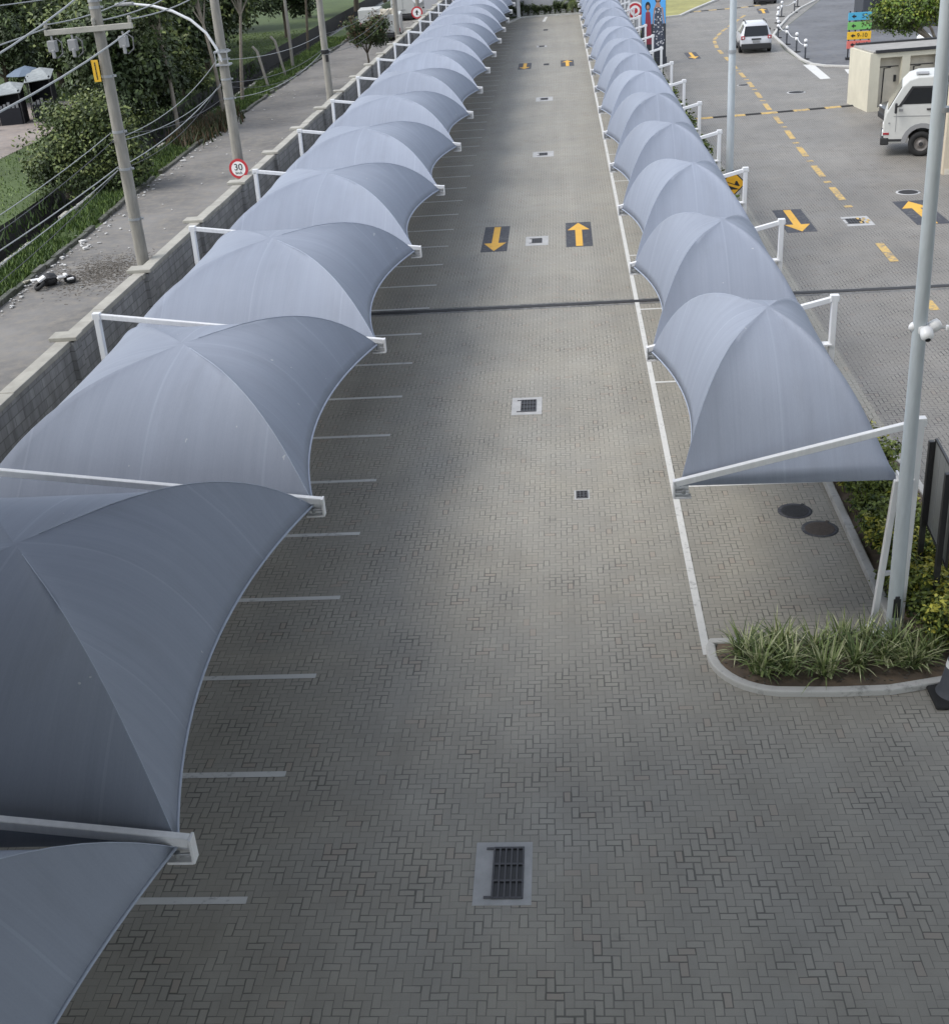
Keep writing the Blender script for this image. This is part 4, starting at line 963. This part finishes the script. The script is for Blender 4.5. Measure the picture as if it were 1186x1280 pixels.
for rr, mt, o_, nm in ((.62, M_signw, 0, 'white_face'), (.52, M_red, .006, 'red_ring'), (.36, M_signw, .012, 'inner_disc'), (.2, M_red, .018, 'red_centre')):
    m = MB(); m.lathe([(rr, -.01), (rr, .01+o_)], 26, M=M); m.build(nm, mt, rs)
m = MB(); m.tube([(0, .05, -2.75), (0, .05, .3)], .05, 8); m.build('sign_post', M_steel, rs)
sh = thing('site_hut', 'low grey hut beyond the far hedge-side canopy posts', 'hut', (4.4, 112, 0))
m = MB(); m.box((1.2, 1.5, 1.35), (3.0, 3.0, 2.7)); m.build('wall', M_greywall, sh, bevel=.02); m = MB(); m.box((1.2, 1.5, 2.76), (3.3, 3.3, .12)); m.build('roof', M_roofslab, sh); m = MB(); m.box((1.0, -.02, 1.05), (.9, .04, 2.1)); m.build('door', M_steel, sh)

# ------------------------------------------------------------------ far end of the drive
ew = thing('end_wall', 'pale grey rendered wall closing the far end of the drive', 'wall', (-14, 134.6, 0))
m = MB(); m.box((11, .15, 2.6), (21.5, .3, 5.2)); m.build('wall', M_greywall, ew); m = MB(); m.box((11, .15, 5.25), (21.7, .4, .12)); m.build('coping', M_cope, ew)
ep = thing('corner_post', 'white post at the far end of the wall-side canopies', 'post', (-4.1, 131.3, 0))
m = MB(); m.box((0, 0, 2.2), (.34, .34, 4.4)); m.build('shaft', M_wm, ep, bevel=.02); m = MB(); m.box((0, 0, .06), (.6, .6, .12)); m.build('base', M_kerb, ep)
struct(kerb_run('end_kerb', [(-5.1, 126.6), (-4.1, 131.2), (-3.5, 131.85), (1.9, 132.1)], .22, .16, M_kerb))
first = None
for i in range(13):
    x = -4.9+.55*i; lb = 'small dark shrub in the row against the far grey wall, %s from the white post' % ORD[i]
    if first is None: first = shrub(x, 133.4, .8, 1.2, 500, .16, [L_dark, L_dark, L_mid], lb, 'shrubs against the far wall', 500)
    else: dup(first, (x, 133.3+rnd.uniform(-.15, .15), .05), rz=rnd.uniform(0, 6), label=lb, scale=(1, 1, rnd.uniform(.7, 1.25)))
def palm(x, y, h, label):
    r = thing('palm_tree', label, 'palm', (x, y, 0)); m = MB(); m.tube([(0, 0, 0), (.03, 0, h*.5), (0, .03, h)], [.14, .11, .1], 8); m.build('trunk', M_bark, r)
    g = random.Random(5); vs = []; mi = []
    for k in range(16):
        a = g.uniform(0, 6.28); up = g.uniform(.1, 1.0); L = g.uniform(1.1, 1.6); pts = []
        for j in range(9): q = j/8; pts.append(Vector((math.cos(a)*L*q*(1-.1*q), math.sin(a)*L*q*(1-.1*q), h+up*q*1.2-1.1*q*q)))
        for j in range(1, 9):
            d = (pts[j]-pts[j-1]).normalized(); sdv = d.cross(Vector((0, 0, 1))).normalized()
            for s in (-1, 1):
                for e in (0, .5):
                    p = pts[j-1]+(pts[j]-pts[j-1])*e; l = .34*(1-(j/10)**2); tip = p+sdv*s*l+d*.2-Vector((0, 0, .1)); vs += [p, p+d*.05, tip+d*.02, tip]; mi.append(g.randint(0, 1))
    fast_mesh('crown', np.array([tuple(v) for v in vs]), 4, [L_mid, L_lite], mi, r); return r
palm(1.2, 133.2, 1.3, 'small palm at the right end of the shrubs by the far wall')

# ------------------------------------------------------------------ trees
def tree(x, y, th, tr, blobs, n, size, mats, label, group, seed, bark=M_bark, lean=(0, 0), name='tree', limbs=6):
    r = thing(name, label, 'tree', (x, y, 0), 0, group); g = random.Random(seed)
    m = MB(); top = Vector((lean[0], lean[1], th))
    m.tube([(0, 0, -.2), (lean[0]*.3+.05, lean[1]*.3, th*.4), (lean[0]*.7, lean[1]*.7+.05, th*.75), top], [tr, tr*.8, tr*.65, tr*.5], 9)
    B = list(blobs)
    for k in range(min(limbs, len(B))):
        b = B[k]; e = Vector(b[:3]); s0 = Vector((lean[0]*.75, lean[1]*.75, th*.8)); mid = s0.lerp(e, .5)+Vector((g.uniform(-.2, .2), g.uniform(-.2, .2), .2))
        m.tube([s0, mid, e], [tr*.45, tr*.3, tr*.1], 6)
    m.build('trunk', bark, r)
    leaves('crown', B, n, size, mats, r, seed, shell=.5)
    return r
def crown(cx, cy, cz, R_, hz, n, seed):
    g = random.Random(seed); out = []
    for i in range(n):
        a = g.uniform(0, 6.28); q = R_*.78*math.sqrt(g.random()); rr = R_*g.uniform(.28, .48)
        out.append((cx+math.cos(a)*q, cy+math.sin(a)*q, cz+hz*g.uniform(-.8, .8)*(1-.4*q/R_), rr, rr, rr*g.uniform(.65, .95)))
    return out
DK = [L_dark, L_dark, L_mid]; MD = [L_dark, L_mid, L_lite]; LT = [L_mid, L_lite, L_br1]
GT = 'trees beyond the canal'
base = [tree(-24.6, 70, 2.6, .25, crown(0, 0, 4.3, 3.1, 2.8, 22, 1), 15000, .30, DK, 'dense dark tree overhanging the far canal bank, behind the crossarm pole', GT, 1),
        tree(-26.5, 76, 2.6, .25, crown(0, 0, 4.4, 4.2, 3.2, 22, 2), 15000, .32, MD, 'broad tree behind the crossarm pole plate, on the far bank', GT, 2),
        tree(-29.2, 92, 3, .3, crown(0, 0, 5.0, 4.6, 3.8, 24, 3), 15000, .36, DK, 'dark tree behind the street lamp arm', GT, 3)]
spots = [(-38.6, 98, 1, 1.15, 'leafy tree behind the dark kiosks'), (-45, 90, 2, 1.2, 'dark tree left of the kiosks, far behind the path'), (-33.5, 104, 0, 1.2, 'dark tree right behind the blue tarpaulin screen'), (-27.8, 84, 0, 1.0, 'dark tree between the crossarm pole and lamp-arm pole'),
         (-28.0, 102, 1, 1.05, 'mid green tree at the lamp-arm pole, far bank'), (-52, 110, 0, 1.4, 'large dark tree at the far corner beyond the kiosks'), (-42, 118, 2, 1.3, 'dark tree in the second line behind the kiosks'), (-34, 122, 1, 1.3, 'tree in the second line beyond the lamp arm'),
         (-38.5, 88, 0, .9, 'dark tree pressed against the back of the kiosk path'), (-29, 152, 0, 1.3, 'far dark tree above the reddish bush'), (-24.6, 160, 2, 1.2, 'far dark tree above the parked white trucks'), (-36, 140, 2, 1.3, 'far tree behind the bright lawn gap'),
         (-46, 135, 1, 1.4, 'far leafy tree deep behind the lawn'), (-58, 96, 1, 1.3, 'leafy tree at the left border beyond the kiosks'), (-30.5, 112, 1, 1.1, 'leafy tree left of the bright lawn gap'), (-26.8, 128, 0, 1.1, 'dark tree right of the bright lawn gap'), (-22.6, 172, 0, 1.2, 'farthest dark tree at the end of the street')]
for x, y, k, sc, lb in spots: dup(base[k], (x, y, 0), rz=rnd.uniform(0, 6.28), label=lb, scale=(sc, sc, sc*rnd.uniform(.95, 1.1)))
# overhanging bush on the far bank, and lower growth
tree(-22.6, 55.5, .8, .14, [(0, 0, 1.6, 1.6, 1.5, 1.4), (1.6, .3, 2.1, 1.5, 1.4, 1.3), (2.9, .2, 1.7, 1.2, 1.2, 1.1), (.4, .4, 3.0, 1.3, 1.2, 1.0), (1.9, .6, 3.3, 1.3, 1.2, 1.0), (-.9, 0, 1.0, 1.0, 1.0, .9), (1.1, -.6, .9, 1.3, .9, .9), (2.6, .4, 2.8, 1.2, 1.0, .9), (3.4, .1, 1.0, .8, .8, .9), (2.2, -.3, .6, 1.1, .8, .7)], 17000, .17, MD, 'big leafy bush leaning over the canal left of the crossarm pole', None, 21, name='bush')
tree(-24.3, 63, .8, .12, crown(.5, 0, 1.9, 2.2, 1.5, 14, 23), 12000, .18, DK, 'dark bush behind the crossarm pole on the far bank', None, 22, name='bush')
for i, (x, y, s_, lb) in enumerate(((-25.0, 70, 1.0, 'dark bush along the canal beyond the crossarm pole'), (-25.6, 79, 1.1, 'dark bush along the canal, halfway to the lamp-arm pole'), (-26.2, 88, 1.1, 'dark bush along the canal near the lamp-arm pole'))):
    tree(x, y, .8, .12, crown(0, 0, 1.7, 2.0*s_, 1.4, 12, 30+i), 8000, .22, DK if i % 2 else MD, lb, 'bushes along the canal', 40+i, name='bush')
o = tree(-14.6, 98, 1.2, .09, crown(0, 0, 2.6, 1.75, 1.25, 16, 50), 9000, .17, [L_dark, L_mid, L_rust], 'reddish-green bush on the pavement beside the block wall', None, 51, name='bush', limbs=8)
# thin trees of the near bank
for i, (x, y, h, lx_, ly_, lb) in enumerate(((-20.6, 77, 6.5, -.7, .4, 'slender pale-trunked tree on the near bank right of the lamp-arm pole'), (-20.9, 83, 6.5, .9, 0, 'slender leaning tree on the near bank, second past the lamp-arm pole'), (-22.0, 113, 6.0, .4, .5, 'dark-trunked tree by the bright lawn gap'), (-21.6, 70.5, 6.2, -.3, .3, 'thin forked tree on the near bank just beside the lamp-arm pole'))):
    tree(x, y, h, .13, crown(lx_*1.3, ly_, h+1.0, 2.4, 1.5, 12, 60+i), 5000, .24, MD, lb, 'slender trees on the canal bank', 70+i, bark=M_barkp if i != 2 else M_bark, lean=(lx_, ly_))
for i, (x, y) in enumerate(((-20.5, 89.5), (-20.7, 96.5))):
    r = thing('fence_post', ('leaning concrete post on the near bank, closer to the street kerb gap', 'leaning concrete post on the near bank, farther one near the bush')[i], 'post', (x, y, 0), 0, 'leaning posts on the canal bank')
    m = MB(); m.beam((0, 0, -.1), (-.5, .1, 2.4), .16, .16, up=(0, 1, 0)); m.beam((-.5, .1, 2.4), (-.8, .1, 2.75), .14, .14, up=(0, 1, 0)); m.build('shaft', M_conc, r, bevel=.01)
# right-hand tree, behind the booth
tree(20.9, 74.5, 2.2, .17, crown(-2.3, 0, 3.35, 1.7, .75, 18, 80)+crown(.2, .4, 3.9, 2.3, .9, 16, 81), 18000, .17, [L_mid, L_br1, L_br2], 'bright green tree spreading behind the cream booth', None, 82, bark=M_barkp, limbs=12)
dwl = thing('dark_kiosk', 'dark grey clad kiosk half hidden behind the bright green tree', 'kiosk', (22.6, 101, 0))
m = MB(); m.box((4, 1.5, 1.6), (8, 3, 3.2)); m.build('wall', M_darkwall, dwl, bevel=.02); m = MB(); m.box((4, 1.4, 3.26), (8.4, 3.6, .12)); m.build('roof', M_black, dwl); m = MB(); m.box((1.2, -.02, 1.1), (1.0, .04, 2.2)); m.build('door', M_plast, dwl)
# boulders (white bags) near tree
for i, (x, y, lb) in enumerate(((24.6, 91.0, 'white rounded bag lying at the foot of the bright green tree'), (21.9, 88.0, 'small white bag by the dark planter near the booth roof'))):
    m = MB(); m.lathe([(.45, 0), (.55, .15), (.5, .4), (.3, .58), (.05, .63)], 12); o = m.build('white_bag', M_signw, loc=(x, y, 0)); tag(o, lb, 'bag')

# ------------------------------------------------------------------ kiosks, motorcycle, tarpaulin
def kiosk(x, y, w_, d_, h_, label, awn, rz):
    r = thing('street_stall', label, 'stall', (x, y, 0), rz, 'street stalls on the path')
    m = MB(); m.box((0, d_/2, h_/2), (w_, .05, h_)); m.box((-w_/2, d_*.25, h_/2), (.05, d_*.5, h_)); m.box((w_/2, 0, h_/2), (.05, d_, h_)); m.build('dark_sides', M_tarpd, r)
    for sx in (-1, 1):
        for sy in (-1, 1): m = MB(); m.box((sx*w_/2, sy*d_/2, h_/2), (.07, .07, h_)); m.build('leg', M_black, r)
    m = MB(); m.add([(-w_*.6, -d_*.62, h_-.25), (w_*.6, -d_*.62, h_-.12), (w_*.6, d_*.6, h_+.22), (0, d_*.6, h_+.38), (-w_*.6, d_*.6, h_+.15)], [(0, 1, 2, 3, 4)]); o = m.build('awning', awn, r, recalc=False); md = o.modifiers.new('t', 'SOLIDIFY'); md.thickness = .04
    m = MB(); m.box((0, -d_*.4, .5), (w_*.9, .5, 1.0)); c_ = m.build('counter', M_tarpd, r); m = MB()
    for k in range(5): m.box((-w_*.35+k*w_*.17, -d_*.4, 1.08+.05*(k % 3)), (.16, .2, .16+.1*(k % 3)))
    m.build('goods', M_greyplast, c_); return r
kiosk(-34.9, 79.6, 1.5, 1.6, 2.05, 'small dark street stall with a torn white awning, next to the motorcycle', M_awn, rad(12))
kiosk(-33.2, 80.8, 1.4, 1.9, 2.65, 'taller dark street stall with a white awning, next to the blue screen', M_awn, rad(14))
ks = thing('market_umbrella', 'faded blue-grey parasol roof above the two dark stalls', 'umbrella', (-34.6, 82.3, 0))
m = MB(); m.lathe([(1.35, 2.62), (.7, 2.95), (.02, 3.15)], 8, smooth=False); m.build('canopy', M_awn2, ks, recalc=False); m = MB(); m.tube([(0, 0, 0), (0, 0, 3.1)], .03, 8); m.build('pole', M_steel, ks)
bs = thing('tarpaulin_screen', 'blue tarpaulin screen standing right of the dark stalls', 'tarpaulin', (-32.0, 85.6, 0), rad(10))
m = MB()
for k in range(8): m.box((-.7+k*.2, .03*(k % 2), .85), (.21, .03, 1.7), rz=.15*(-1)**k)
m.build('sheet', M_tarp, bs); m = MB(); m.tube([(-.85, 0, 0), (-.85, 0, 1.8)], .03, 6); m.tube([(.85, 0, 0), (.85, 0, 1.8)], .03, 6); m.build('pole', M_steel, bs)
mc = thing('motorcycle', 'dark motorcycle with chrome fork parked by the stalls at the left border', 'motorcycle', (-35.55, 76.3, 0), rad(-60))
for y_ in (-.65, .65):
    m = MB(); m.lathe([(.20, -.05), (.31, -.06), (.33, 0), (.31, .06), (.20, .05)], 18, (0, y_, .33), M=Matrix.Rotation(rad(90), 3, 'Y'), cap=False); wo = m.build('wheel', M_rubber, mc); m = MB()
    for k in range(4): a = k*.785; m.beam((0, y_-.2*math.cos(a), .33-.2*math.sin(a)), (0, y_+.2*math.cos(a), .33+.2*math.sin(a)), .02, .02, up=(1, 0, 0))
    m.build('rim', M_alu, wo)
m = MB(); m.tube([(0, -.6, .6), (0, -.1, .72), (0, .3, .78)], [.08, .12, .1], 8); m.box((0, 0, .42), (.24, .45, .3)); m.build('body', M_carb, mc, bevel=.0)
m = MB(); m.box((0, -.35, .8), (.24, .6, .09)); m.build('seat', M_plast, mc, bevel=.03)
m = MB()
for s in (-.09, .09): m.tube([(s, .68, .33), (s, .42, .98)], .03, 6)
m.tube([(-.34, .34, 1.05), (0, .42, 1.0), (.34, .34, 1.05)], .02, 6); m.build('fork', M_alu, mc)
m = MB(); m.lathe([(.09, 0), (.09, .1)], 12, (0, .5, .86), M=Matrix.Rotation(rad(-90), 3, 'X')); m.build('headlight', M_signw, mc)

# wreck by the kerb
wk = thing('wrecked_moped', 'wrecked moped with white panels lying on its side against the street kerb', 'moped', (-17.3, 39.6, .0), rad(-52)); wk.scale = (.8, .78, .9)
m = MB(); m.lathe([(.14, -.05), (.24, -.06), (.26, 0), (.24, .06), (.14, .05)], 16, (.15, -.62, .17), M=Matrix.Rotation(rad(25), 3, 'X'), cap=False); m.build('wheel', M_rubber, wk)
m = MB(); m.lathe([(.14, -.05), (.24, -.06), (.26, 0), (.24, .06), (.14, .05)], 16, (.0, .75, .14), M=Matrix.Rotation(rad(15), 3, 'Y'), cap=False); m.build('wheel', M_rubber, wk)
m = MB(); m.tube([(.1, -.55, .25), (.05, -.2, .34), (-.05, .2, .30), (.0, .65, .22)], .045, 6); m.tube([(.1, -.5, .3), (-.25, -.7, .34), (-.4, -.95, .3)], .025, 6); m.tube([(-.05, .2, .3), (-.35, .1, .2)], .03, 6); m.build('frame', M_iron, wk)
m = MB(); m.box((.02, -.45, .37), (.30, .34, .10), M=Matrix.Rotation(.4, 3, 'X')); m.box((-.12, -.70, .36), (.12, .34, .05), M=Matrix.Rotation(.5, 3, 'Y')); m.box((.10, .38, .30), (.24, .36, .09), M=Matrix.Rotation(-.3, 3, 'Y')); m.box((-.12, .62, .32), (.3, .14, .08)); m.box((.2, .72, .2), (.12, .3, .08)); m.build('white_panel', M_signw, wk, bevel=.03)
m = MB(); m.lathe([(.001, -.25), (.3, -.18), (.42, 0), (.3, .18), (.001, .25)], 12, (-.36, -.05, .22)); m.build('black_bag', M_plast, wk)
m = MB(); m.box((-.42, -.92, .3), (.06, .4, .05), rz=.5); m.box((-.30, -1.0, .34), (.05, .34, .04), rz=.3); m.build('handlebar', M_cream, wk)

# ------------------------------------------------------------------ vehicles in the street
def van(x, y, rz, W, L, H, label, paint, load=False, red=False):
    r = thing('delivery_van', label, 'van', (x, y, .01), rz, 'white vans and trucks parked in the street')
    m = MB(); m.box((0, .55*0, H*.56), (W, L*.66, H*.76)); m.build('cargo_box', paint, r, bevel=.05)
    P = [(L*.33, .45), (L*.33, H*.92), (L*.42, H*.90), (L*.49, H*.55), (L*.5, .45)]
    m = MB(); m.prism(P, -W/2, W/2, M=Matrix(((0, 0, 1), (1, 0, 0), (0, 1, 0)))); m.build('cab', paint, r, bevel=.04)
    m = MB(); m.box((0, L*.455+.03, H*.74), (W*.86, .05, H*.3), M=Matrix.Rotation(rad(24), 3, 'X')); m.build('windscreen', M_glass, r)
    m = MB(); m.box((0, -L*.335, .55), (W*.98, .16, .22)); m.build('rear_bumper', M_plast, r, bevel=.03)
    m = MB(); m.box((0, 0, .42), (W*.7, L*.9, .22)); m.build('chassis', M_plast, r)
    for s in (-1, 1):
        m = MB(); m.box((s*W*.42, -L*.335, .85), (.16, .05, .3)); m.build('tail_light', M_tail, r)
        for y_ in (-.22*L, .38*L): wheel(r, s*(W/2-.15), y_, .42, .28, 'X')
    m = MB(); m.box((0, -L*.332, H*.56), (.03, .02, H*.66)); m.box((0, -L*.332, H*.35), (W*.2, .03, .08)); m.build('rear_door_gap', M_greyplast, r)
    if red: m = MB(); m.box((-W*.505, 0, H*.4), (.02, L*.6, H*.3)); m.build('red_stripe', M_red, r)
    if load:
        m = MB(); g = random.Random(3)
        for k in range(9): m.box((g.uniform(-.6, .6), -L*.22+g.uniform(-.4, .6), H*.95+.18), (g.uniform(.3, .6), g.uniform(.3, .7), g.uniform(.2, .5)), rz=g.uniform(0, 3))
        m.build('roof_load', M_niche, r, bevel=.02)
    return r
van(-15.4, 119.5, rad(4), 2.0, 5.2, 2.3, 'white van with a tan roof load and red side, behind the dark pole', M_truckw, True, True)
van(-18.3, 127.5, rad(4), 2.1, 5.5, 2.3, 'white van on the canal side of the loaded van', M_truckw)
van(-16.6, 141, rad(4), 2.5, 6.8, 2.9, 'large white truck farther up the street behind the two vans', M_truckw)
car('dark car farthest up the street beside the wall', (-13.3, 140, .01), rad(5), 2.0, 4.6, 1.6, M_carb, False)

# ------------------------------------------------------------------ ground cover and litter
g = np.random.default_rng(11)
def grass_field(name, pts, h, w_, mats, seed):
    g = np.random.default_rng(seed); n = len(pts); a = g.uniform(0, 6.283, n); hh = h*(.5+.9*g.random(n)); l = g.normal(0, .35, (n, 2))*hh[:, None]
    dx = np.cos(a)*w_/2; dy = np.sin(a)*w_/2; z0 = pts[:, 2]
    V = np.empty((n, 3, 3)); V[:, 0] = np.stack([pts[:, 0]-dx, pts[:, 1]-dy, z0], 1); V[:, 1] = np.stack([pts[:, 0]+dx, pts[:, 1]+dy, z0], 1); V[:, 2] = np.stack([pts[:, 0]+l[:, 0], pts[:, 1]+l[:, 1], z0+hh], 1)
    o = fast_mesh(name, V.reshape(-1, 3), 3, mats, g.integers(0, len(mats), n)); return struct(o, 'stuff')
n = 42000; y = 24+(g.random(n)**1.3)*100; nx = np.interp(y, [20, 41, 51, 61, 100, 150], [-20.0, -20.3, -21.0, -21.5, -22.3, -22.3]); kk = np.interp(y, [20, 37, 42, 49, 53, 63, 90, 200], [-18.0, -18.2, -18.45, -18.75, -19.05, -19.4, -19.55, -19.6])-.2
x = nx+.1+(kk-nx-.1)*g.random(n); keep = (np.sin(x*2.1+y*.7)+np.sin(y*1.3)+g.normal(0, .6, n) > -1.1-.0*y); keep &= ~((y > 68) & (y < 76) & (g.random(n) < .8))
P = np.stack([x, y, np.zeros(n)], 1)[keep]; grass_field('verge_grass', P, .22, .09, [L_gl, L_gd, L_gd], 12)
n = 40000; x = g.uniform(-46, -23.2, n); y = g.uniform(44, 135, n); fx = np.interp(y, [20, 48, 54, 67, 98, 150], [-22.6, -22.9, -23.3, -24.1, -25.6, -25.6]); keep = (x < fx-.2) & ~((x > -39) & (x < -30.3) & (y < 89)) 
P = np.stack([x, y, np.zeros(n)], 1)[keep]; grass_field('park_grass', P, .10, .06, [L_gl, L_gl, L_gd], 13)
n = 1500; y = g.uniform(40, 110, n); fx = np.interp(y, [20, 48, 54, 67, 98, 150], [-22.6, -22.9, -23.3, -24.1, -25.6, -25.6]); P = np.stack([fx+g.uniform(-.4, .5, n), y, g.uniform(-.9, 0, n)], 1); grass_field('bank_weeds', P, .35, .10, [L_dark, L_gd], 14)
n = 2600; P = np.stack([g.normal(-20.3, .55, n), g.normal(71.5, 2.2, n), np.zeros(n)], 1); grass_field('dry_scrub', P, .55, .12, [L_rust, L_dark], 15)
mb = MB()
for i in range(230):
    y = 36+abs(rnd.gauss(0, 1))*24; x = kx(y)+abs(rnd.gauss(0, .35))*(1 if rnd.random() < .75 else -1.2)+.1; s_ = rnd.uniform(.03, .10)*(1.9 if rnd.random() < .1 else 1)
    mb.box((x, y, .035+s_*.15), (s_*rnd.uniform(.7, 1.8), s_, s_*.45), rz=rnd.uniform(0, 3), mat=rnd.choice((0, 0, 0, 1, 2)))
for i in range(50):
    mb.box((rnd.uniform(-18.5, -11.5), rnd.uniform(35, 95), .03), (rnd.uniform(.04, .14), .06, .03), rz=rnd.uniform(0, 3), mat=rnd.choice((0, 1)))
ml = MB()
for i in range(420):
    a, b = rnd.uniform(2.1, 6.2), rnd.uniform(15.25, 16.3)
    if (a < 2.95 and (a-2.95)**2+(b-16.05)**2 > .72) or (a > 5 and b < 15.55): continue
    ml.box((a, b, .078), (rnd.uniform(.02, .07), rnd.uniform(.012, .03), .006), rz=rnd.uniform(0, 3), mat=rnd.choice((0, 0, 1)))
struct(ml.build('mulch', [M_bark2, M_bark]), 'stuff')
struct(mb.build('street_litter', [M_litter, M_iron, M_greyplast], bevel=.012), 'stuff')
mb = MB()
for i in range(2600): mb.box((-16.1+rnd.gauss(0, .8), 41.2+rnd.gauss(0, 1.1), .009), (rnd.uniform(.02, .07), rnd.uniform(.02, .06), .01), rz=rnd.uniform(0, 3))
struct(mb.build('dirt_spill', M_bark2), 'stuff')

# unseen slab on columns, added above the camera to shade the near paving
mb = MB(); mb.box((0, 3.9, 11.3), (90, 20.2, .5))
for cx in (-26, 26): mb.box((cx, 5.2, 5.57), (1.2, 1.2, 11.15))
struct(mb.build('shade_slab', M_greywall))
# ------------------------------------------------------------------ camera, light
cam = bpy.data.cameras.new('camera'); co = bpy.data.objects.new('camera', cam); COL.objects.link(co)
rows3 = ((0.9959424201786045, 0.059195258765397774, -0.0677836044223196), (-0.03432724260904733, -0.44637500268518515, -0.8941873390921281), (-0.08318855752832545, 0.8928859268224013, -0.4425317904725693))
r_, d_, f_ = (Vector(v) for v in rows3)
co.matrix_world = Matrix.Translation((0, 0, 10.60064)) @ Matrix((r_, -d_, -f_)).transposed().to_4x4()
cam.sensor_fit = 'HORIZONTAL'; cam.sensor_width = 36; cam.lens = 46.7407; cam.clip_start = .1; cam.clip_end = 3000
S.camera = co
SUN_EL, SUN_AZ = 52, 250     # compass-like: direction the light comes from, degrees clockwise from +Y
W_ = bpy.data.worlds.new('World'); S.world = W_; W_.use_nodes = True; nt = W_.node_tree
sky = nt.nodes.new('ShaderNodeTexSky'); sky.sky_type = 'NISHITA'; sky.sun_disc = False; sky.sun_elevation = rad(SUN_EL); sky.sun_rotation = rad(SUN_AZ)
hs_ = nt.nodes.new('ShaderNodeHueSaturation'); hs_.inputs['Saturation'].default_value = .45
nt.links.new(sky.outputs[0], hs_.inputs['Color']); nt.links.new(hs_.outputs[0], nt.nodes['Background'].inputs['Color']); nt.nodes['Background'].inputs['Strength'].default_value = .15
sl = bpy.data.lights.new('sun', 'SUN'); sl.energy = 1.3; sl.angle = rad(35); sl.color = (1, .97, .92); so_ = bpy.data.objects.new('sun', sl); COL.objects.link(so_)
dv = Vector((math.sin(rad(SUN_AZ))*math.cos(rad(SUN_EL)), math.cos(rad(SUN_AZ))*math.cos(rad(SUN_EL)), math.sin(rad(SUN_EL))))
so_.rotation_euler = dv.to_track_quat('Z', 'Y').to_euler(); so_.location = (0, 0, 60)
S.view_settings.view_transform = 'Standard'; S.view_settings.look = 'None'; S.view_settings.exposure = .95; S.view_settings.gamma = 1
